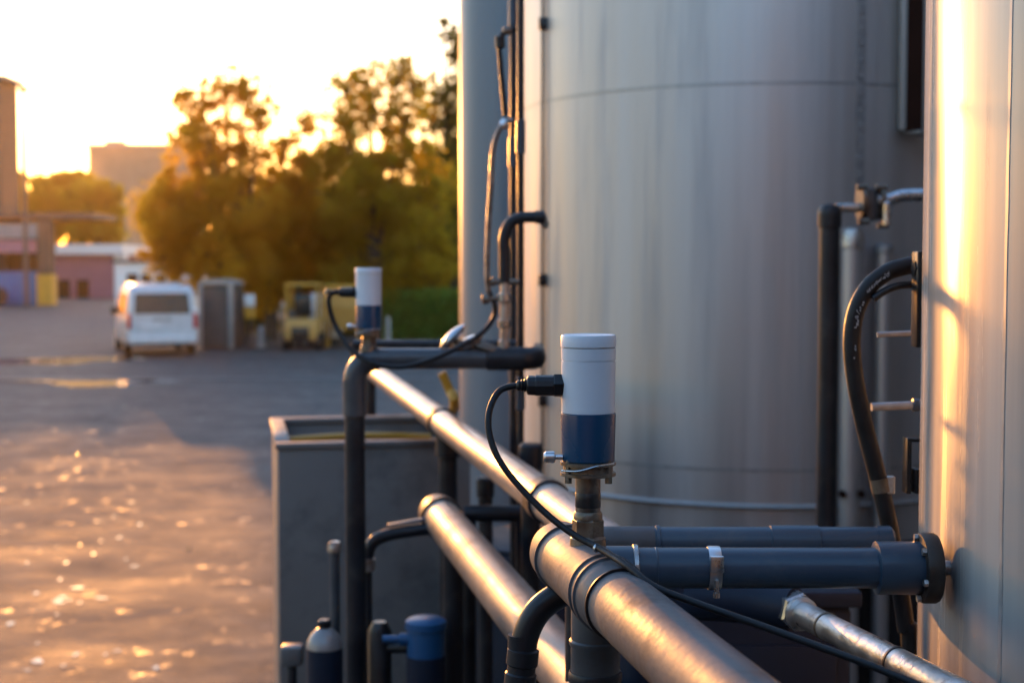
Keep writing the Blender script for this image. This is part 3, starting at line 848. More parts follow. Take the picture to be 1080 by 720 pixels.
blade(P(465, 366, YP), (0.72, 0, 0.66), 0.078, 0.024, 0.013).build('handle', M['chrome'], wv)
blade(P(478, 370, YP), (0.88, 0, 0.46), 0.080, 0.024, 0.014).build('handle', M['chrome'], wv)
blade(P(496, 362, YP), (0.9, 0, -0.28), 0.085, 0.024, 0.014).build('handle', M['brass'], wv)

# valve stack with elbow going up from the cross pipe
vs_ = thing('valve_stack', (P(532, 368, YP).x, YP, zc + rr_), 'slim valve stack with bent dark pipe reaching to the big tank', 'valve')
vx = P(532, 300, YP).x
Zp = lambda py: P(532, py, YP).z
MB().lathe((vx, YP, Zp(368)), (0, 0, 1), [(0, 0.014), (0.02, 0.014), (0.022, 0.010), (0.05, 0.010), (0.052, 0.015), (0.07, 0.015), (0.072, 0.011), (0.11, 0.011), (0.112, 0.016), (0.13, 0.016), (0.132, 0.010), (0.16, 0.010)], 20).build('body', M['galv'], vs_)
MB().lathe((vx - 0.035, YP, Zp(297)), (1, 0, 0), [(0, 0.004), (0.004, 0.011), (0.012, 0.011), (0.014, 0.007), (0.07, 0.007)], 16).build('tap', M['brass'], vs_)
MB().tube([(vx, YP, Zp(298)), (vx, YP, Zp(270)), (vx, YP, Zp(250)), (vx + 0.012, YP, Zp(236)), (vx + 0.035, YP, Zp(230)), (vx + 0.07, YP, Zp(229)), (vx + 0.086, YP + 0.004, Zp(229))], 0.013, 20).build('bend', M['pipe_dark'], vs_)
MB().lathe((vx + 0.072, YP, Zp(229)), (1, 0, 0), [(0, 0.0155), (0.022, 0.0155), (0.024, 0.012)], 20).build('end_union', M['pipe_dark'], vs_)
MB().rod((vx + 0.088, YP, Zp(229)), (vx + 0.10, YP + 0.22, Zp(229) - 0.01), 0.011).build('tail_pipe', M['pipe_dark'], vs_)

# hoses beside the silo
hz = thing('hose_line', (P(517, 310, YP).x, YP, P(517, 318, YP).z), 'dark thin hose with copper sheen rising in front of the silo', 'hose')
MB().tube([P(517, 318, YP), P(514, 290, YP), P(515, 245, YP), P(518, 195, YP), P(520, 160, YP), P(526, 138, YP), P(536, 128, YP), P(541, 128, YP)], 0.0062, 12).build('sheath', M['nipple'], hz)
MB().lathe(P(508, 316, YP), (1, 0, 0.1), [(0, 0.006), (0.002, 0.012), (0.016, 0.012), (0.018, 0.007), (0.04, 0.007)], 14).build('fitting', M['brass'], hz)
MB().lathe(P(529, 134, YP), (0.7, 0, 0.6), [(0, 0.007), (0.002, 0.012), (0.016, 0.013), (0.018, 0.008)], 14).build('fitting', M['chrome'], hz)
h2 = thing('hose_line', (P(533, 128, YP).x, YP, P(533, 128, YP).z), 'short black hose higher up, hanging from the upright by the silo', 'hose')
MB().tube([P(545, 31, YP), P(534, 33, YP), P(527, 42, YP), P(527.5, 60, YP), P(530, 90, YP), P(533, 122, YP)], 0.006, 12).build('sheath', M['rubber'], h2)
MB().lathe(P(527, 38, YP), (0.05, 0, -1), [(0, 0.007), (0.002, 0.0115), (0.028, 0.0115), (0.03, 0.007)], 14).build('fitting', M['black'], h2)
MB().lathe(P(530, 33, YP), (1, 0, 0.1), [(0, 0.006), (0.002, 0.010), (0.02, 0.010), (0.022, 0.006)], 14).build('fitting', M['brass'], h2)
for px, Y, r, lb, mm in ((549, 3.45, 0.0085, 'dark upright pipe in front of the left edge of the big tank', M['pipe_dark']),
                     (541, 3.9, 0.009, 'slimmer dark upright pipe left of the other upright, by the silo', M['pipe_dark'])):
    a = P(px, 365, Y)
    t = thing('upright_pipe', (a.x, a.y, 0), lb, 'pipe', 'upright pipes between the silo and the big tank')
    MB().rod((a.x, a.y, 0), (a.x, a.y, 3.6), r).build('pipe_body', mm, t)
    for zz in (2.0, 2.62, 3.0):
        MB().lathe((a.x, a.y, zz), (0, 0, 1), [(0, r), (0.002, r * 1.35), (0.08, r * 1.35), (0.082, r)], 20).build('coupling', M['pipe_blue'], t)
a, b = P(466, 393, 3.8), P(480, 430, 3.8)
yh = MB().tube([a, a * 0.5 + b * 0.5 + Vector((0.003, 0, 0)), b, Vector((B(4.14).x + 0.03, 4.22, b.z - 0.18)), Vector((B(4.14).x + 0.02, 4.22, 0.0))], 0.012, 12).build('yellow_hose', M['yellow'])
tag(yh, 'yellow brown hose slanting down behind the bright pipe', 'hose')

# ================================================================ HOSE at the right tank
YH = 2.07
hp2 = [P(968, 279, YH), P(955, 281, YH), P(936, 287, YH), P(916, 303, YH), P(903, 328, YH), P(898.5, 360, YH), P(902, 400, YH), P(911, 445, YH), P(923, 492, YH), P(936, 545, YH), P(946, 600, YH), P(955, 660, YH), P(960, 720, YH)]
ho = thing('hose', (hp2[-1].x, YH, 0), 'thick black rubber hose arching out from the right tank and down', 'hose')
MB().tube(hp2 + [Vector((hp2[-1].x + 0.01, YH, 0.9)), Vector((hp2[-1].x + 0.01, YH, 0.0))], 0.0128, 24, 10).build('sheath', M['rubber'], ho)
# white print on the hose: short raised-looking strokes that follow the curve
pr = MB()
def on_curve(t):
    i = min(int(t), len(hp2) - 2); f = t - i
    return hp2[i].lerp(hp2[i + 1], f), (hp2[i + 1] - hp2[i]).normalized()
rq = random.Random(3)
tt = 2.05
while tt < 5.6:
    pnt, dr_ = on_curve(tt)
    nrm = Vector((-dr_.z, 0, dr_.x)) if True else None
    if (2.1 < tt < 3.2) or (3.9 < tt < 4.5) or rq.random() < 0.25:
        for s in range(2):
            c = pnt + Vector((0, -0.0128, 0)) + dr_ * rq.uniform(-0.001, 0.001) + nrm * rq.uniform(-0.0022, 0.0022)
            c.y += 0.0004
            ang = math.atan2(dr_.z, dr_.x) + rq.choice((0, math.pi / 2, 0.6))
            pr.box(c, (rq.uniform(0.002, 0.004), 0.0012, 0.0007), M=Matrix.Rotation(-ang, 3, 'Y'))
    tt += 0.075
o = pr.build('hose_print', M['plate'], ho, smooth=False); o['kind'] = 'stuff'
c = P(930, 514, YH)
cm = MB().lathe(P(929, 511, YH), (0.22, 0, -1), [(-0.010, 0.0128), (-0.010, 0.0148), (0.010, 0.0148), (0.010, 0.0128)], 24).build('hose_clamp', M['brass'], ho)
MB().bbox(P(939, 511, YH - 0.006), (0.012, 0.012, 0.026), 0.002).build('clamp_lug', M['galv'], cm)
bar = thing('mounting_bar', (P(967, 365, 2.03).x, 2.03, P(967, 366, 2.03).z), 'flat black bar at the edge of the right tank, holding the hose', 'bracket')
a, b = P(967, 265, 2.03), P(967, 366, 2.03)
MB().bbox((a.x + 0.001, 2.03, (a.z + b.z) / 2), (0.008, 0.03, a.z - b.z), 0.002).build('bar', M['black'], bar)
MB().lathe(P(963, 283, 2.03), (1, 0, 0), [(0, 0.012), (0.012, 0.012)], 6).build('bolt', M['black'], bar)
sh = MB().tube([P(968, 300, 2.06), P(950, 301, 2.06), P(935, 306, 2.06), P(921, 315, 2.06)], 0.0055, 12).build('short_hose', M['black'])
tag(sh, 'small black hose stub just under the arch of the thick hose', 'hose')
for py, r, xl, mm, lb in ((352, 0.0042, 925, M['seam'], 'thin grey rod sticking out of the right tank, upper one'), (428, 0.0062, 919, M['seam'], 'grey tube stub with blue end at the right tank, lower one')):
    a, b = P(xl, py + 1, 2.12), P(969, py - 2, 2.12)
    t = thing('tube_stub', (a.x, a.y, a.z), lb, 'pipe')
    MB().rod(a, Vector((b.x + 0.03, b.y, b.z)), r, 14).build('tube', mm, t)
    if py > 400:
        MB().lathe((P(962, 427, 2.12)), (1, 0, 0), [(0, 0.007), (0.001, 0.0095), (0.01, 0.0095), (0.011, 0.007)], 16).build('end_ring', M['pipe_blue'], t)
a = P(962, 490, 1.98)
bk = thing('bracket', (a.x, 1.98, P(962, 520, 1.98).z), 'small black open bracket on the right tank below the hose arch', 'bracket')
kx = 1.98 / 1500
MB().bbox((P(956.5, 490, 1.98).x, 1.98, a.z), (5 * kx, 0.025, 59 * kx), 0.001).build('upright', M['black'], bk)
MB().bbox((P(963, 463, 1.98).x, 1.98, P(963, 463, 1.98).z), (12 * kx, 0.025, 4 * kx), 0.001).build('arm', M['black'], bk)
MB().bbox((P(965, 506, 1.98).x, 1.98, P(965, 506, 1.98).z), (7 * kx, 0.028, 26 * kx), 0.002).build('latch', M['black'], bk)

# ================================================================ RISERS with valve in front of the big tank
YV = 4.0
rv = thing('riser_pipe', (X(874, YV), YV, 0), 'tall navy riser pipe standing in front of the big steel tank', 'pipe')
zt = P(874, 226, YV).z
MB().rod((X(874, YV), YV, 0), (X(874, YV), YV, zt), 0.0285, 32).build('pipe_body', M['pipe_dark'], rv)
MB().lathe((X(874, YV), YV, P(874, 240, YV).z), (0, 0, 1), [(0, 0.0285), (0.003, 0.033), (0.03, 0.033), (0.036, 0.0335), (0.05, 0.032), (0.062, 0.024), (0.066, 0.01)], 32).build('elbow_cap', M['pipe_dark'], rv)
MB().rod((X(880, YV), YV, P(880, 219, YV).z), (X(915, YV), YV, P(915, 219, YV).z), 0.013).build('outlet', M['galv'], rv)
vv = thing('gate_valve', (X(915, YV), YV, P(915, 240, YV).z), 'brown flanged valve with chrome pipe on top of the navy riser', 'valve')
MB().bbox((X(917, YV), YV, P(917, 216, YV).z), (0.036, 0.05, 0.09), 0.008).build('body', M['pipe_slate'], vv)
for px in (907, 927):
    MB().lathe((X(px, YV) - 0.006, YV, P(px, 213, YV).z), (1, 0, 0), [(0, 0.05), (0.012, 0.05)], 20).build('flange', M['brass'], vv)
for px, py in ((905, 198), (925, 198), (907, 234), (927, 238)):
    MB().lathe((X(px, YV) - 0.015, YV - 0.03, P(px, py, YV).z), (1, 0, 0), [(0, 0.01), (0.03, 0.01)], 6).build('bolt', M['brass'], vv)
MB().tube([(X(922, YV), YV - 0.02, P(922, 212, YV).z), (X(934, YV), YV - 0.02, P(934, 211, YV).z), (X(946, YV), YV - 0.02, P(946, 207, YV).z), (X(960, YV), YV - 0.02, P(960, 206, YV).z), (X(990, YV), YV - 0.02, P(990, 206, YV).z)], 0.017, 20).build('chrome_pipe', M['chrome'], vv)
MB().lathe((X(929, YV), YV - 0.05, P(929, 238, YV).z), (0, 0, 1), [(0, 0.012), (0.06, 0.012), (0.066, 0.006)], 16).build('spindle', M['chrome'], vv)
p_, n_ = cyl_hit(898, BT, BR)
y5 = p_.y - 0.06
t = thing('riser_pipe', (X(898, y5), y5, 0), 'pale grey riser pipe right beside the tall navy riser', 'pipe')
MB().rod((X(898, y5), y5, 0), (X(898, y5), y5, P(898, 252, y5).z), 0.038, 28).build('pipe_body', M['tank_steel'], t)
MB().lathe((X(898, y5), y5, P(898, 262, y5).z), (0, 0, 1), [(0, 0.038), (0.004, 0.044), (0.05, 0.044), (0.07, 0.036), (0.08, 0.015)], 28).build('cap', M['galv'], t)
for px in (888, 908):
    MB().lathe((X(px, y5), y5 - 0.03, P(px, 519, y5).z), (0, -1, 0), [(0, 0.014), (0.02, 0.014)], 12).build('bracket_bolt', M['brown'], t)
p_, n_ = cyl_hit(932, BT, BR)
y6 = p_.y - 0.06
t = thing('riser_pipe', (X(932, y6), y6, 0), 'dim grey riser pipe behind the black hose', 'pipe')
MB().rod((X(932, y6), y6, 0), (X(932, y6), y6, P(932, 262, y6).z), 0.03, 24).build('pipe_body', M['tank_steel'], t)
MB().lathe((X(932, y6), y6, P(932, 268, y6).z), (0, 0, 1), [(0, 0.03), (0.003, 0.035), (0.03, 0.035), (0.04, 0.02)], 24).build('cap', M['seam'], t)

# ================================================================ GREY TUB
ax = Vector((-0.193, 1, 0)).normalized()
rx = Vector((ax.y, -ax.x, 0))
c0 = P(293, 470, 4.5)
W_, D_, H_ = 0.62, 0.80, c0.z
o0 = Vector((c0.x, c0.y, 0))
angz = math.atan2(rx.y, rx.x)
tb = thing('steel_tub', o0 + rx * W_ / 2 + ax * D_ / 2, 'tall open topped dark grey steel tub beside the yard', 'tub')
def tubbox(u0, u1, v0, v1, z0, z1, name, mm, par):
    c = o0 + rx * ((u0 + u1) / 2) + ax * ((v0 + v1) / 2) + Vector((0, 0, (z0 + z1) / 2))
    return MB().bbox(c, (u1 - u0, v1 - v0, z1 - z0), 0.004, angz).build(name, mm, par)
th = 0.03
tubbox(0, W_, 0, th, 0.02, H_ - 0.012, 'front_panel', M['tub'], tb)
tubbox(0, W_, D_ - th, D_, 0.02, H_ - 0.012, 'back_panel', M['tub'], tb)
tubbox(0, th, th + 0.002, D_ - th - 0.002, 0.02, H_ - 0.012, 'side_panel', M['tub'], tb)
tubbox(W_ - th, W_, th + 0.002, D_ - th - 0.002, 0.02, H_ - 0.012, 'side_panel', M['tub'], tb)
tubbox(0.03, W_ - 0.03, 0.03, D_ - 0.03, 0, 0.05, 'bottom', M['tub'], tb)
for args in ((-0.008, W_ + 0.008, -0.008, 0.042), (-0.008, W_ + 0.008, D_ - 0.042, D_ + 0.008), (-0.008, 0.042, 0.044, D_ - 0.044), (W_ - 0.042, W_ + 0.008, 0.044, D_ - 0.044)):
    tubbox(*args, H_ - 0.012, H_ + 0.008, 'rim', M['tub'], tb)
a = o0 + ax * 0.45 + rx * 0.05 + Vector((0, 0, H_ - 0.035))
yp = MB().tube([a, a + rx * 0.25 + Vector((0, 0, 0.01)), a + rx * 0.5 + Vector((0, 0, 0.0))], 0.012, 12).build('yellow_pipe', M['yellow'])
tag(yp, 'yellow pipe lying across the inside of the grey tub', 'pipe')
for ex in (0.03, 0.59):
    pass

# bits around the foot of the dark post
YB = 3.2
bt = thing('filter_vessel', (X(338, YB), YB, 0), 'dark upright vessel with pale domed top left of the black post', 'vessel')
kx = YB / 1500
zv = P(338, 682, YB).z
MB().lathe((X(340, YB), YB, 0), (0, 0, 1), [(0, 19 * kx), (zv, 19 * kx)], 32).build('body', M['navy'], bt)
MB().lathe((X(340, YB), YB, zv), (0, 0, 1), [(0, 19.8 * kx), (0.012, 19 * kx), (0.028, 15.5 * kx), (0.042, 9 * kx), (0.046, 6 * kx)], 32).build('dome', M['pipe_bright'], bt)
MB().lathe((X(340, YB), YB, zv + 0.044), (0, 0, 1), [(0, 5 * kx), (0.004, 7 * kx), (0.016, 7 * kx), (0.02, 5 * kx)], 20).build('cap', M['black'], bt)
t = thing('vent_pipe', (X(352, 3.55), 3.55, 0), 'short capped vent pipe against the grey tub, left of the black post', 'pipe')
a = P(353, 574, 3.55)
MB().rod((a.x, a.y, 0), a, 0.013).build('pipe_body', M['pipe_slate'], t)
MB().lathe((a.x, a.y, a.z - 0.02), (0, 0, 1), [(0, 0.014), (0.002, 0.018), (0.02, 0.018), (0.028, 0.012)], 20).build('cap', M['galv'], t)
bv = thing('dosing_vessel', (X(449, YB), YB, 0), 'small dark vessel with sky blue cap right of the black post', 'vessel')
zv = P(449, 690, YB).z
MB().lathe((X(448, YB), YB, 0), (0, 0, 1), [(0, 21 * kx), (zv, 21 * kx)], 32).build('body', M['navy'], bv)
MB().lathe((X(448, YB), YB, zv - 0.002), (0, 0, 1), [(0, 20 * kx), (0.062, 20 * kx), (0.064, 22 * kx), (0.08, 22 * kx), (0.086, 18 * kx), (0.088, 4 * kx)], 36).build('cap', M['blue_cap'], bv)
MB().lathe((X(430, YB), YB, zv + 0.036), (-1, 0, 0), [(0, 0.014), (0.02, 0.014), (0.022, 0.009), (0.06, 0.009)], 16).build('spout', M['blue_cap'], bv)
t = thing('dosing_pump', (X(398, YB), YB + 0.06, 0), 'small dark pump between the black post and the blue capped vessel', 'pump')
MB().lathe((X(396, YB), YB + 0.06, 0), (0, 0, 1), [(0, 0.028), (P(396, 672, YB).z, 0.028), (P(396, 662, YB).z, 0.016)], 24).build('body', M['black'], t)
MB().rod((X(396, YB), YB + 0.06, P(396, 690, YB).z), (X(432, YB), YB + 0.03, P(432, 686, YB).z), 0.013).build('outlet', M['pipe_dark'], t)
t = thing('bent_pipe', (X(390, 3.45), 3.45, 0), 'slim dark bent pipe reaching from the black post to the rounded pipe end', 'pipe')
MB().tube([P(460, 556, 3.45), P(430, 560, 3.45), P(408, 564, 3.45), P(394, 571, 3.45), P(388, 583, 3.45), P(388, 600, 3.45)], 0.0155, 18).build('pipe_body', M['pipe_dark'], t)
MB().bbox(P(430, 550, 3.45), (0.1, 0.02, 0.006), 0.002, M=Matrix.Rotation(R(-10), 3, 'Y')).build('bracket', M['pipe_blue'], t)
MB().lathe(P(388, 588, 3.45), (0, 0, -1), [(0, 0.0155), (0.002, 0.019), (0.03, 0.019), (0.032, 0.0155)], 18).build('union', M['galv'], t)
a = P(388, 590, 3.45)
MB().rod((a.x, a.y, 0), a, 0.010).build('drop_pipe', M['pipe_dark'], t)
t = thing('clamp_box', (X(308, 3.6), 3.6, 0), 'small box on a leg at the left corner of the grey tub', 'box')
a = P(308, 690, 3.6)
MB().bbox((a.x, a.y, a.z), (0.055, 0.05, 0.05), 0.006).build('box', M['pipe_dull'], t)
MB().rod((a.x, a.y, 0), (a.x, a.y, a.z - 0.02), 0.012).build('leg', M['pipe_dark'], t)

# ================================================================ VAN
def gy(py):
    return CAMZ * 1500 / (py - 285)


VY = 38.5
van = thing('parked_van', (X(171, VY), VY, 0), 'white van seen from behind, parked in front of the trees', 'van', rz=R(19.5))


def van_body():
    m = MB()
    st = [  # y, lower half width, upper half width, roof z, bottom z
        (0.00, 0.90, 0.80, 1.10, 0.42), (0.03, 0.93, 0.84, 1.45, 0.36), (0.10, 0.945, 0.845, 1.86, 0.34), (0.22, 0.95, 0.86, 1.93, 0.32), (0.8, 0.95, 0.87, 1.96, 0.30),
        (2.8, 0.95, 0.87, 1.96, 0.30), (3.3, 0.95, 0.85, 1.92, 0.30), (3.75, 0.95, 0.80, 1.62, 0.30), (4.1, 0.94, 0.84, 1.22, 0.30), (4.6, 0.90, 0.80, 1.02, 0.32), (4.85, 0.80, 0.70, 0.85, 0.36)]
    n = 0
    vs, fs = [], []
    for y, wl, wu, zt, zb in st:
        mid = min(1.05, zb + (zt - zb) * 0.6)
        pr_ = [(-wl * 0.92, zb), (-wl, zb + 0.1), (-wl, mid), (-(wl + wu) / 2 * 0.985, (mid + zt) / 2), (-wu * 0.98, zt - 0.10 * min(1, zt - zb)), (-wu * 0.90, zt - 0.02), (-wu * 0.6, zt),
               (wu * 0.6, zt), (wu * 0.90, zt - 0.02), (wu * 0.98, zt - 0.10 * min(1, zt - zb)), ((wl + wu) / 2 * 0.985, (mid + zt) / 2), (wl, mid), (wl, zb + 0.1), (wl * 0.92, zb)]
        n = len(pr_)
        vs += [(x, y, z) for x, z in pr_]
    for i in range(len(st) - 1):
        for j in range(n):
            fs.append((i * n + j, i * n + (j + 1) % n, (i + 1) * n + (j + 1) % n, (i + 1) * n + j))
    fs.append(tuple(range(n)))
    fs.append(tuple((len(st) - 1) * n + j for j in reversed(range(n))))
    return m.add(vs, fs)


vb = van_body().build('body', M['white_paint'], van, local=True, angle=50)
rwin = MB().add([(-0.74, -0.03, 1.17), (0.74, -0.03, 1.17), (0.70, 0.035, 1.72), (-0.70, 0.035, 1.72), (-0.74, 0.06, 1.17), (0.74, 0.06, 1.17), (0.70, 0.13, 1.72), (-0.70, 0.13, 1.72)],
                [(0, 1, 2, 3), (4, 7, 6, 5), (0, 4, 5, 1), (1, 5, 6, 2), (2, 6, 7, 3), (3, 7, 4, 0)])
rwin.build('rear_window', M['glass'], van, local=True, smooth=False)
tg = MB().add([(-0.80, -0.025, 0.56), (0.80, -0.025, 0.56), (0.82, -0.03, 1.12), (-0.82, -0.03, 1.12), (-0.80, 0.02, 0.56), (0.80, 0.02, 0.56), (0.82, 0.03, 1.12), (-0.82, 0.03, 1.12)],
              [(0, 1, 2, 3), (4, 7, 6, 5), (0, 4, 5, 1), (1, 5, 6, 2), (2, 6, 7, 3), (3, 7, 4, 0)]).build('tailgate', M['white_paint'], van, local=True, smooth=False)
MB().bbox((-0.32, -0.036, 0.86), (0.52, 0.012, 0.11), 0.003).build('number_plate', M['plate'], tg, local=True)
MB().bbox((0.0, -0.04, 1.0), (0.5, 0.03, 0.03), 0.006).build('handle', M['dark_steel'], tg, local=True)
for s in (-1, 1):
    MB().bbox((s * 0.875, -0.005, 0.98), (0.11, 0.10, 0.42), 0.015).build('taillight', M['red_lamp'], van, local=True)
MB().bbox((0, -0.04, 0.46), (1.76, 0.14, 0.2), 0.03).build('bumper', M['white_paint'], van, local=True)
MB().bbox((0, 0.05, 0.33), (1.5, 0.14, 0.08), 0.02).build('underside', M['black'], van, local=True)
MB().bbox((0, 0.11, 1.80), (0.30, 0.03, 0.03), 0.008).build('brake_light', M['red_lamp'], van, local=True)
for s in (-1, 1):
    for y0, y1 in ((0.35, 1.35), (1.45, 2.45), (2.55, 3.3)):
        MB().add([(s * 0.965, y0, 1.14), (s * 0.965, y1, 1.14), (s * 0.885, y1 - 0.06, 1.70), (s * 0.885, y0 + 0.06, 1.70), (s * 0.90, y0, 1.14), (s * 0.90, y1, 1.14), (s * 0.82, y1 - 0.06, 1.70), (s * 0.82, y0 + 0.06, 1.70)],
                 [(0, 1, 2, 3), (4, 7, 6, 5), (0, 4, 5, 1), (1, 5, 6, 2), (2, 6, 7, 3), (3, 7, 4, 0)]).build('side_window', M['glass'], van, local=True, smooth=False)
    MB().bbox((s * 1.04, 3.35, 1.18), (0.18, 0.1, 0.22), 0.03).build('mirror', M['black'], van, local=True)
    for y in (0.95, 3.95):
        wh = MB().lathe((s * 0.74, y, 0.33), (s, 0, 0), [(0, 0.27), (0.02, 0.33), (0.20, 0.33), (0.225, 0.28)], 28).build('wheel', M['rubber'], van, local=True)
        MB().lathe((s * 0.955, y, 0.33), (s, 0, 0), [(0, 0.21), (0.015, 0.20), (0.02, 0.05)], 20).build('rim', M['chrome'], wh, local=True)
MB().add([(-0.72, 3.36, 1.86), (0.72, 3.36, 1.86), (0.78, 3.98, 1.36), (-0.78, 3.98, 1.36)], [(0, 1, 2, 3)]).build('windscreen', M['glass'], van, local=True, smooth=False)
ww = MB().tube([(0.0, 0.0, 1.15), (0.25, 0.0, 1.22), (0.5, 0.0, 1.25)], 0.008, 6).build('wiper', M['black'], van, local=True)

# ================================================================ FORKLIFT
FY = 41.5
fk = thing('forklift', (X(318, FY), FY, 0), 'small yellow forklift with overhead guard parked under the trees', 'forklift')
def lb(mb, n, m, par, **k):
    return mb.build(n, m, par, local=True, **k)
lb(MB().bbox((0, 0.2, 0.62), (0.95, 1.0, 0.62), 0.08), 'counterweight', M['tan'], fk)
lb(MB().bbox((0.0, -0.33, 0.52), (0.52, 0.06, 0.36), 0.02), 'grille', M['black'], fk)
lb(MB().bbox((0, 0.75, 0.5), (0.9, 1.0, 0.4), 0.05), 'chassis', M['tan'], fk)
lb(MB().bbox((0, 0.55, 1.92), (0.98, 1.15, 0.09), 0.03), 'guard_roof', M['yellow'], fk)
for sx in (-0.45, 0.45):
    for sy in (0.05, 1.05):
        lb(MB().rod((sx, sy, 0.75), (sx * 0.98, sy, 1.9), 0.035, 10), 'guard_post', M['yellow'], fk)
    lb(MB().bbox((sx * 0.62, 1.35, 1.0), (0.09, 0.1, 1.9), 0.01), 'mast_rail', M['black'], fk)
    lb(MB().bbox((sx * 0.6, 1.9, 0.12), (0.11, 1.0, 0.05), 0.01), 'fork', M['dark_steel'], fk)
    for sy in (0.0, 1.0):
        lb(MB().lathe((sx * 0.92, sy, 0.25), (1 if sx > 0 else -1, 0, 0), [(0, 0.2), (0.02, 0.25), (0.13, 0.25), (0.15, 0.2)], 20), 'wheel', M['rubber'], fk)
lb(MB().bbox((0, 0.5, 1.05), (0.5, 0.45, 0.12), 0.04).bbox((0, 0.28, 1.35), (0.5, 0.12, 0.6), 0.04), 'seat', M['black'], fk)
lb(MB().bbox((-0.3, 0.5, 1.0), (0.3, 0.4, 0.35), 0.03), 'console', M['dark_steel'], fk)

# yellow hopper, crates and small things under the trees
HY = 43
hop = thing('hopper', (X(362, HY), HY, 0), 'dull yellow hopper bin on legs behind the far sensor', 'hopper')
mm_ = MB()
vs = []
for z, a_, b_ in ((0.55, 0.28, 0.28), (1.25, 0.58, 0.5), (1.85, 0.62, 0.54)):
    vs += [(-a_, -b_, z), (a_, -b_, z), (a_, b_, z), (-a_, b_, z)]
fs = [(0, 1, 2, 3)] + [(4 * i + j, 4 * i + (j + 1) % 4, 4 * i + 4 + (j + 1) % 4, 4 * i + 4 + j) for i in range(2) for j in range(4)]
lb(mm_.add(vs, fs), 'bin', M['tan'], hop, smooth=False)
lb(MB().bbox((0, -0.55, 1.86), (1.3, 0.06, 0.08), 0.01).bbox((0, 0.55, 1.86), (1.3, 0.06, 0.08), 0.01).bbox((-0.63, 0, 1.86), (0.06, 1.02, 0.08), 0.01).bbox((0.63, 0, 1.86), (0.06, 1.02, 0.08), 0.01), 'rim', M['yellow'], hop)
for sx in (-0.5, 0.5):
    for sy in (-0.42, 0.42):
        lb(MB().box((sx, sy, 0.6), (0.07, 0.07, 1.2)), 'leg', M['yellow'], hop, smooth=False)
CY = 44
cc_ = thing('white_container', (X(343, CY), CY, 0), 'white plastic container on a pallet behind the forklift', 'container')
lb(MB().bbox((0, 0, 0.95), (0.9, 0.9, 1.35), 0.06), 'tank', M['white'], cc_)
lb(MB().lathe((0, 0, 1.62), (0, 0, 1), [(0, 0.14), (0.05, 0.14), (0.06, 0.1)], 20), 'lid', M['black'], cc_)
lb(MB().box((0, 0, 0.13), (0.95, 0.95, 0.22)), 'pallet', M['bark'], cc_, smooth=False)
SY = 43.5
sg = thing('sign', (X(263, SY), SY, 0), 'white and yellow notice board on a post beside the tree trunks', 'sign')
lb(MB().rod((0, 0.03, 0), (0, 0.03, 1.6), 0.03, 10), 'post', M['dark_steel'], sg)
lb(MB().bbox((0, 0, 1.42), (0.32, 0.03, 0.36), 0.005), 'white_panel', M['white'], sg)
lb(MB().bbox((0, 0, 1.04), (0.32, 0.03, 0.36), 0.005), 'yellow_panel', M['yellow'], sg)
bl = MB().lathe((X(275, 43), 43, 0), (0, 0, 1), [(0, 0.16), (0.05, 0.16), (0.06, 0.11), (0.6, 0.09), (0.66, 0.06)], 16).build('bollard', M['concrete'])
tag(bl, 'short pale bollard on the ground beside the tree trunks', 'bollard')
bl = MB().lathe((X(409, 44), 44, 0), (0, 0, 1), [(0, 0.14), (0.05, 0.14), (0.06, 0.09), (0.85, 0.07), (0.92, 0.05)], 16).build('bollard', M['concrete'])
tag(bl, 'pale post in front of the hedge, just right of the far sensor', 'bollard')

# grey shed right of the van
KY = 42.5
kd = thing('storage_shed', (X(228, KY), KY, 0), 'low grey shed with pale door frame right of the white van', 'shed')
lb(MB().bbox((0, 0.9, 0.95), (0.98, 1.7, 1.9), 0.02), 'wall', M['brick_dark'], kd)
lb(MB().bbox((-0.05, 0.03, 0.92), (0.74, 0.04, 1.76), 0.01), 'door', M['door_grey'], kd)
for k_ in range(8):
    lb(MB().bbox((-0.05, 0.004, 0.18 + 0.215 * k_), (0.72, 0.02, 0.2), 0.006), 'slat', M['door_grey'], kd)
lb(MB().bbox((0.43, 0.02, 0.98), (0.14, 0.14, 1.96), 0.02), 'frame_post', M['concrete'], kd)
lb(MB().bbox((-0.47, 0.02, 0.98), (0.10, 0.14, 1.96), 0.02), 'frame_post', M['concrete'], kd)
ro = MB()
n = 10
vs = []
for i in range(n + 1):
    a_ = math.pi * i / n
    vs += [(-0.54 * math.cos(a_), -0.06, 1.92 + 0.16 * math.sin(a_)), (-0.54 * math.cos(a_), 1.8, 1.92 + 0.16 * math.sin(a_))]
fs = [(2 * i, 2 * i + 1, 2 * i + 3, 2 * i + 2) for i in range(n)] + [tuple(2 * i for i in range(n + 1)), tuple(2 * i + 1 for i in reversed(range(n + 1))), (0, 2 * n, 2 * n + 1, 1)]
lb(ro.add(vs, fs), 'roof', M['concrete'], kd)

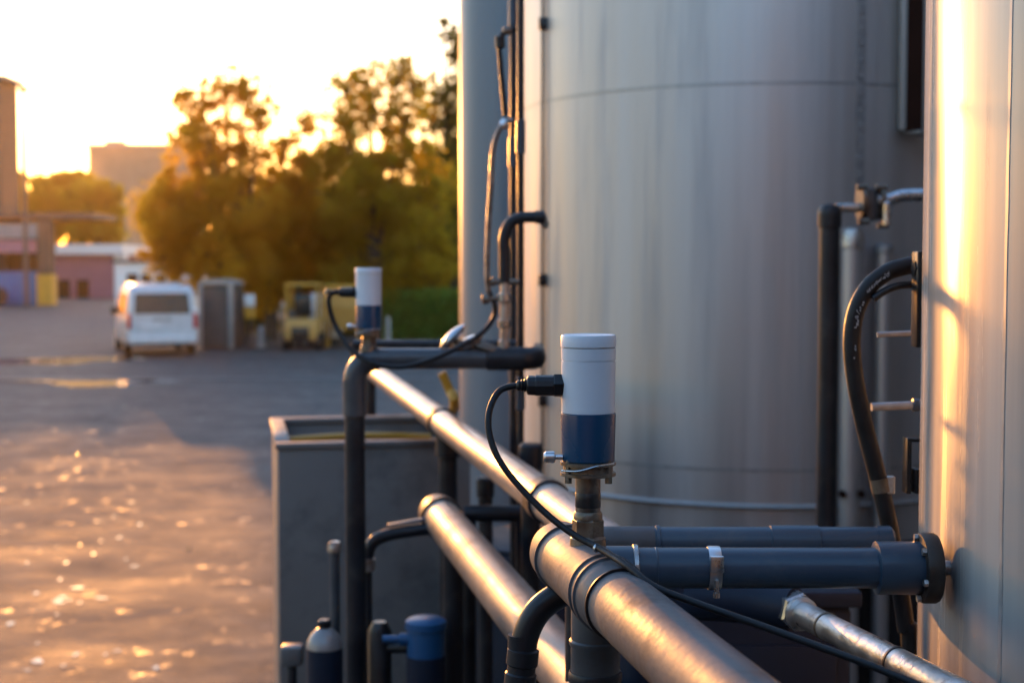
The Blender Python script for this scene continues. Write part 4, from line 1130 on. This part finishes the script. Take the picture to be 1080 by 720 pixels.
# ================================================================ HEDGE AND TREES
def leaf_cloud(mb, centers, n, size, rnd, spread):
    for _ in range(n):
        c, r = centers[rnd.randrange(len(centers))]
        d = Vector((rnd.gauss(0, 1), rnd.gauss(0, 1), rnd.gauss(0, 1)))
        d = d * (r * spread * 0.55)
        p = c + d
        nrm = Vector((rnd.gauss(0, 1), rnd.gauss(0, 1), rnd.gauss(0, 1))).normalized()
        u = nrm.orthogonal().normalized()
        v = nrm.cross(u)
        a = rnd.uniform(0, 6.28)
        u, v = u * math.cos(a) + v * math.sin(a), v * math.cos(a) - u * math.sin(a)
        s = size * rnd.uniform(0.6, 1.35)
        o = len(mb.v)
        mb.v += [p - u * s, p + v * s * 0.5 + nrm * s * 0.15, p + u * s, p - v * s * 0.5 + nrm * s * 0.15]
        mb.f.append((o, o + 1, o + 2, o + 3))


def tree(px, Y, lobes, trunk_r, label, mat_, leaves, size, group=None, seed=1, dens=1.0):
    """lobes: (px, py, radius in px) in the photograph at distance Y, given depth by chance"""
    rnd = random.Random(seed)
    base = Vector((X(px, Y), Y, 0))
    sh_ = 'shrub' if 'shrub' in label else 'tree'
    t = thing(sh_, base, label, sh_, group)
    cs = []
    for lx, ly, lr in lobes:
        c = P(lx, ly, Y)
        r = lr / 1500 * Y
        c.y += rnd.uniform(-1, 1) * r * 0.8
        cs.append((c, r))
    fork = Vector((base.x, base.y, max(1.0, min(c.z - r for c, r in cs) + 0.4)))
    tr = MB().tube([base, base.lerp(fork, 0.5) + Vector((rnd.uniform(-.08, .08), rnd.uniform(-.08, .08), 0)), fork, fork + Vector((rnd.uniform(-.2, .2), 0, 1.2))], [trunk_r * 1.2, trunk_r, trunk_r * 0.85, trunk_r * 0.4], 10)
    tr.build('trunk', M['bark'], t)
    lm = MB()
    clumps = []
    for c, r in cs:
        st = fork + Vector((0, 0, rnd.uniform(0, 0.9)))
        mid = st.lerp(c, 0.55) + Vector((rnd.uniform(-.2, .2), rnd.uniform(-.2, .2), 0.25))
        lm.tube([st, mid, c], [trunk_r * 0.42, trunk_r * 0.25, trunk_r * 0.1], 6, 4)
        k = max(5, int(11 * dens))
        for _ in range(k):
            d = Vector((rnd.gauss(0, 1), rnd.gauss(0, 1), rnd.gauss(0, 0.8))).normalized() * (r * rnd.uniform(0.25, 0.95))
            cc = c + d
            clumps.append((cc, r * rnd.uniform(0.3, 0.55)))
            lm.tube([c - (c - mid) * 0.1, c + d * 0.5 + Vector((0, 0, 0.05)), cc], [trunk_r * 0.1, trunk_r * 0.06, trunk_r * 0.03], 4, 2)
    lm.build('limbs', M['bark'], t)
    cr_ = MB()
    wt = [r * r * (0.55 if (c.z > 6.3 and Y < 100) else 1.15) for c, r in cs]
    tw = sum(wt)
    for (c, r), q_ in zip(cs, wt):
        cl_ = []
        for _ in range(int(26 * dens)):
            d = Vector((rnd.gauss(0, 1), rnd.gauss(0, 1), rnd.gauss(0, 0.9))).normalized() * (r * 1.12 * rnd.random() ** 0.5)
            cl_.append((c + d, r * rnd.uniform(0.14, 0.42)))
        leaf_cloud(cr_, cl_, int(leaves * q_ / tw), size, rnd, 1.0)
    cr_.build('crown', mat_, t, smooth=False)
    return t


TG = 'trees along the far side of the yard'
tree(252, 46, [(215, 110, 26), (238, 92, 24), (258, 95, 24), (272, 120, 22), (200, 135, 24), (195, 100, 12), (225, 150, 30), (255, 150, 26), (205, 180, 34), (250, 185, 34), (185, 215, 34), (225, 225, 40), (265, 225, 36), (180, 250, 26), (215, 270, 36), (255, 272, 36), (190, 280, 20), (240, 300, 26), (175, 235, 28), (170, 270, 20), (265, 305, 22)], 0.26,
     'tall golden backlit tree behind the white van, leftmost of the near trees', M['leaf_gold'], 42000, 0.08, TG, 11)
tree(285, 48, [(300, 150, 16), (320, 130, 14), (300, 190, 30), (330, 180, 26), (300, 230, 36), (335, 225, 34), (290, 265, 34), (330, 268, 36), (310, 300, 24), (330, 310, 20), (285, 310, 20)], 0.22,
     'lower golden green tree between the two tall near trees', M['leaf_gold'], 32000, 0.085, TG, 12)
tree(395, 47, [(365, 95, 20), (385, 85, 22), (412, 80, 22), (435, 90, 20), (425, 65, 10), (360, 125, 24), (395, 120, 28), (430, 125, 26), (350, 165, 26), (385, 165, 32), (425, 165, 32), (360, 210, 36), (400, 210, 38), (440, 210, 36), (355, 250, 36), (400, 255, 38), (440, 258, 34), (370, 290, 28), (420, 290, 28), (450, 290, 26), (395, 310, 24), (435, 312, 22)], 0.27,
     'tall green tree right of the middle of the tree row, above the hedge', M['leaf'], 52000, 0.08, TG, 13)
tree(478, 52, [(470, 100, 26), (455, 125, 24), (480, 140, 30), (462, 175, 30), (485, 190, 34), (465, 225, 34), (490, 240, 34), (470, 265, 28), (455, 295, 24), (480, 300, 26), (474, 38, 12), (468, 22, 7), (482, 60, 14), (500, 50, 24), (510, 90, 34)], 0.24,
     'dark green tree half hidden behind the silo, rightmost of the near trees', M['leaf_dark'], 34000, 0.088, TG, 14)

tree(330, 56, [(250, 225, 30), (290, 215, 30), (330, 210, 32), (370, 215, 32), (410, 215, 32), (450, 215, 32), (250, 265, 32), (295, 260, 34), (340, 260, 36), (385, 260, 36), (430, 260, 36), (465, 255, 30), (260, 300, 28), (310, 300, 28), (360, 300, 30), (410, 300, 30), (455, 295, 28)], 0.25,
     'broad low tree filling the gaps behind the two tall near trees', M['leaf'], 30000, 0.10, TG, 15)

for px_, sd2, lb2 in ((585, 61, 'green tree standing behind the silo and the big tank, left one'), (690, 62, 'green tree standing behind the silo and the big tank, right one')):
    tree(px_, 54, [(px_ - 40, 150, 34), (px_, 110, 36), (px_ + 35, 140, 36), (px_ - 45, 210, 40), (px_, 200, 44), (px_ + 45, 210, 40), (px_ - 30, 265, 40), (px_ + 25, 265, 42)], 0.25, lb2, M['leaf'], 14000, 0.11, TG, sd2)

FT = 'hazy trees far behind the yard'
for i, (px, Y, lobes, lab) in enumerate((
        (48, 150, [(45, 195, 12), (38, 215, 16), (58, 215, 16), (45, 240, 20)], 'hazy distant tree right of the lamp post, left one of three'),
        (75, 153, [(62, 194, 12), (72, 193, 12), (84, 194, 12), (96, 196, 12), (66, 190, 9), (80, 190, 9), (90, 191, 9), (70, 205, 18), (85, 220, 18), (75, 240, 22)], 'hazy distant tree in the middle of the far left gap'),
        (105, 148, [(106, 200, 12), (118, 204, 12), (100, 205, 16), (108, 222, 18), (98, 240, 20), (115, 245, 16)], 'hazy distant tree directly in front of the distant block'),
        (20, 156, [(18, 190, 10), (22, 215, 18), (14, 235, 18)], 'hazy distant tree seen left of the lamp post'))):
    tree(px, Y, lobes, 0.3, lab, M['leaf'], 12000, 0.24, FT, 30 + i)

SHG = 'dark shrubs under the tree row'
for i, (px, lb_) in enumerate(((262, 'dark shrub between the grey shed and the forklift'), (345, 'dark shrub behind the yellow hopper'), (395, 'dark shrub behind the far sensor, left of the hedge'), (440, 'dark shrub showing above the clipped hedge'))):
    tree(px, 51 + i * 0.7, [(px - 22, 335, 24), (px + 4, 322, 26), (px + 26, 338, 24), (px - 5, 350, 22), (px + 18, 355, 18), (px - 20, 357, 18)], 0.08, lb_, M['leaf_dark'], 5200, 0.085, SHG, 50 + i)
# hedge
HG = MB()
rnd = random.Random(9)
hx0, hx1, hy = X(404, 46), X(700, 46), 46.0
for _ in range(26000):
    x = rnd.uniform(hx0, hx1)
    f = rnd.random()
    if f < 0.55:
        y = hy + rnd.gauss(0, 0.14); z = rnd.uniform(0.05, 1.58)
    else:
        y = hy + rnd.uniform(0, 1.1); z = 1.58 + rnd.gauss(0, 0.06)
    p = Vector((x, y, z))
    nrm = Vector((rnd.gauss(0, 1), rnd.gauss(0, 1), rnd.gauss(0, 1))).normalized()
    u = nrm.orthogonal().normalized(); v = nrm.cross(u)
    s = rnd.uniform(0.06, 0.12)
    o = len(HG.v)
    HG.v += [p - u * s, p + v * s * 0.6, p + u * s, p - v * s * 0.6]
    HG.f.append((o, o + 1, o + 2, o + 3))
hd = thing('hedge', (X(460, 46), 46, 0), 'clipped green hedge at the far side of the yard, left of the silo', 'hedge')
HG.build('foliage', M['leaf_hedge'], hd, smooth=False)
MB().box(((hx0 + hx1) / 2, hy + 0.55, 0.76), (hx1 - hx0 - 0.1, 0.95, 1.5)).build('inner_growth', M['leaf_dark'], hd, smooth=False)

# shed roof behind the hedge
t = thing('site_hut', (X(475, 56), 56, 0), 'low grey hut whose roof shows just above the hedge', 'hut')
lb(MB().box((0, 0, 0.95), (2.6, 2.0, 1.9)), 'wall', M['concrete'], t, smooth=False)
lb(MB().bbox((0, 0, 2.0), (3.0, 2.4, 0.16), 0.03), 'roof', M['white'], t)

# ================================================================ LEFT BACKGROUND
LY = 96.0
lx = lambda px: X(px, LY)
hz_ = lambda py: P(0, py, LY).z
ld = thing('loading_shelter', (lx(20), LY, 0), 'dark industrial loading shelter with blue front at the left edge', 'building')
x0, x1 = lx(-60), lx(48)
xw2 = X(48, LY + 9.8)
MB().box(((x0 + xw2) / 2, LY + 5, hz_(234)), (xw2 - x0, 10, 0.5)).build('roof', M['dark_steel'], ld, smooth=False)
MB().box((lx(45), LY + 3, hz_(227)), (lx(97) - lx(-10), 6, 0.35)).build('canopy', M['dark_steel'], ld, smooth=False)
MB().box(((x0 + lx(44)) / 2, LY - 0.2, hz_(244)), (lx(44) - x0, 0.3, hz_(237) - hz_(252))).build('fascia', M['silo_paint'], ld, smooth=False)
MB().box(((x0 + lx(40)) / 2, LY - 0.1, hz_(260)), (lx(40) - x0, 0.25, hz_(254) - hz_(267))).build('beam', M['purple'], ld, smooth=False)
xw = X(45, LY + 9.8)
MB().box(((x0 + xw) / 2, LY + 9.8, hz_(244) / 2), (xw - x0, 0.3, hz_(240))).build('back_wall', M['void'], ld, smooth=False)
MB().box((lx(50), LY, hz_(232) / 2), (lx(57) - lx(43), 0.9, hz_(232))).build('column', M['brick_dark'], ld, smooth=False)
MB().box((lx(50), LY - 0.05, hz_(289) / 2), (lx(58) - lx(42), 1.1, hz_(289))).build('yellow_guard', M['yellow'], ld, smooth=False)
MB().box((x0 + 0.5, LY + 5, hz_(240) / 2), (1, 9, hz_(240))).build('side_wall', M['dark_steel'], ld, smooth=False)
bx = thing('blue_skip', (lx(15), LY + 1.5, 0), 'blue steel skip standing in the loading shelter', 'skip')
MB().bbox((lx(12), LY + 1.5, hz_(288) / 2), (lx(41) - lx(-17), 2.0, hz_(288)), 0.06).build('body', M['skip_blue'], bx)
for k_ in range(5):
    MB().box((lx(-8 + k_ * 11), LY + 0.46, hz_(288) / 2), (0.12, 0.1, hz_(288) * 0.96)).build('rib', M['skip_blue'], bx, smooth=False)
MB().bbox((lx(12), LY + 1.5, hz_(288) + 0.06), (lx(41) - lx(-17) + 0.1, 2.1, 0.12), 0.03).build('rim', M['skip_blue'], bx)
ty = MB().lathe((lx(4), LY - 1.2, 0.62), (0, 1, 0), [(0, 0.3), (0, 0.55), (0.06, 0.62), (0.3, 0.62), (0.36, 0.55), (0.36, 0.3)], 28).build('tyre', M['rubber'])
tag(ty, 'big black tyre leaning in front of the blue skip', 'tyre')
# tower and lamp
tw = thing('tower', (lx(-2), LY + 14, 0), 'brownish concrete tower with flat top at the far left edge', 'tower')
YT = LY + 14
MB().box((X(-14, YT), YT, P(0, 87, YT).z / 2), (X(13, YT) - X(-41, YT), 4, P(0, 87, YT).z)).build('shaft', M['brick_dark'], tw, smooth=False)
MB().box((X(-12, YT), YT, P(0, 85, YT).z), (X(18, YT) - X(-44, YT), 4.4, 0.3)).build('cap', M['concrete'], tw, smooth=False)
YL = 90
lp = thing('street_lamp', (X(28, YL), YL, 0), 'tall thin lamp post right of the concrete tower', 'street lamp')
zl = P(28, 96, YL).z
MB().lathe((X(28, YL), YL, 0), (0, 0, 1), [(0, 0.17), (zl, 0.12)], 12).build('pole', M['dark_steel'], lp)
MB().bbox((X(29, YL), YL, zl + 0.1), (0.55, 0.6, 0.3), 0.06).build('lamp_head', M['dark_steel'], lp)
# mauve hall
YM = 120
mh = thing('hall', (X(95, YM), YM, 0), 'low mauve hall with white roof edge behind the van', 'building')
zt = P(0, 268, YM).z
MB().box((X(92, YM), YM + 4, zt / 2), (X(124, YM) - X(58, YM), 8, zt)).build('wall', M['purple'], mh, smooth=False)
for k_ in range(9):
    MB().box((X(63 + k_ * 7, YM), YM - 0.03, zt / 2), (0.25, 0.1, zt - 0.1)).build('cladding_rib', M['purple'], mh, smooth=False)
MB().box((X(95, YM), YM + 3.6, P(0, 263, YM).z), (X(133, YM) - X(57, YM), 9, P(0, 258, YM).z - P(0, 268.5, YM).z)).build('roof_edge', M['white'], mh, smooth=False)
MB().box((X(128, YM), YM + 0.1, zt / 2), (X(133, YM) - X(121, YM), 0.8, zt)).build('end_post', M['white'], mh, smooth=False)
for px in (68, 88):
    MB().box((X(px, YM), YM - 0.1, P(0, 295, YM).z / 2), (X(px + 6, YM) - X(px - 6, YM), 0.12, P(0, 295, YM).z)).build('door', M['brown'], mh, smooth=False)
# low white annexe behind the van
YA = 75
an = thing('site_cabin', (X(160, YA), YA, 0), 'low white cabin with dark window band partly hidden by the van', 'cabin')
zt = P(0, 277, YA).z
MB().box((X(165, YA), YA + 1.5, zt / 2), (X(215, YA) - X(130, YA), 3, zt)).build('wall', M['white'], an, smooth=False)
MB().box((X(165, YA), YA + 1.5, zt + 0.06), (X(217, YA) - X(128, YA), 3.3, 0.14)).build('roof', M['dark_steel'], an, smooth=False)
for k_ in range(4):
    MB().box((X(140 + k_ * 15, YA), YA - 0.02, P(0, 293, YA).z), (0.55, 0.06, 0.45)).build('window', M['glass'], an, smooth=False)
# hazy block
YD = 250
db = thing('apartment_block', (X(135, YD), YD, 0), 'hazy pale block rising behind the hall against the bright sky', 'building')
zt = P(0, 156, YD).z
MB().box((X(150, YD), YD + 6, zt / 2), (X(205, YD) - X(96, YD), 12, zt)).build('wall', M['flare_tint'], db, smooth=False)
MB().box((X(150, YD), YD + 6, zt + 0.3), (X(206, YD) - X(95, YD), 12.4, 0.7)).build('roof', M['concrete'], db, smooth=False)
MB().box((X(118, YD), YD + 4, zt + 1.0), (3.0, 3.0, 1.0)).build('roof_housing', M['concrete'], db, smooth=False)
for r_ in range(6):
    for c_ in range(6):
        MB().box((X(103 + c_ * 16, YD), YD - 0.02, zt - 2.2 - r_ * 3.0), (1.3, 0.12, 1.4)).build('window', M['flare_tint'], db, smooth=False)  # windows take the wall colour to imitate haze

# unseen hall added behind the viewpoint to darken tanks and pipes (they mirror it)
ph_ = thing('shading_hall', (3.5, -4.0, 0), 'unseen dark clad hall added to shade and darken the tanks and pipes', 'building')
MB().box((3.5, -8.0, 2.4), (21.0, 8.0, 4.8)).build('wall', M['dark_steel'], ph_, smooth=False)
MB().box((3.5, -8.0, 4.92), (21.6, 8.6, 0.24)).build('roof', M['concrete'], ph_, smooth=False)
MB().box((9.2, 5.0, 3.0), (12.0, 17.9, 6.0)).build('shading_wing', M['wing_wall'], ph_, smooth=False)  # added wing blocks sky light from the right of the tanks
MB().box((5.0, -3.97, 1.7), (3.0, 0.1, 3.4)).build('gate', M['door_grey'], ph_, smooth=False)
for k_ in range(4):
    MB().box((7.8 + k_ * 1.6, -3.98, 3.4), (1.0, 0.1, 1.1)).build('window', M['glass'], ph_, smooth=False)

# ================================================================ HAZE
hm = bpy.data.materials.new('haze air')
hm.use_nodes = True
n, l = hm.node_tree.nodes, hm.node_tree.links
n.remove(n['Principled BSDF'])
pv = n.new('ShaderNodeVolumePrincipled')
pv.inputs['Color'].default_value = (0.98, 0.80, 0.55, 1)
pv.inputs['Density'].default_value = 0.00014
pv.inputs['Anisotropy'].default_value = 0.82
l.new(pv.outputs[0], n['Material Output'].inputs['Volume'])
hb = MB().box((0, 300, 14.5), (920, 920, 31)).build('haze', hm, smooth=False, loc=(0, 300, -1))
tag(hb, kind='stuff')
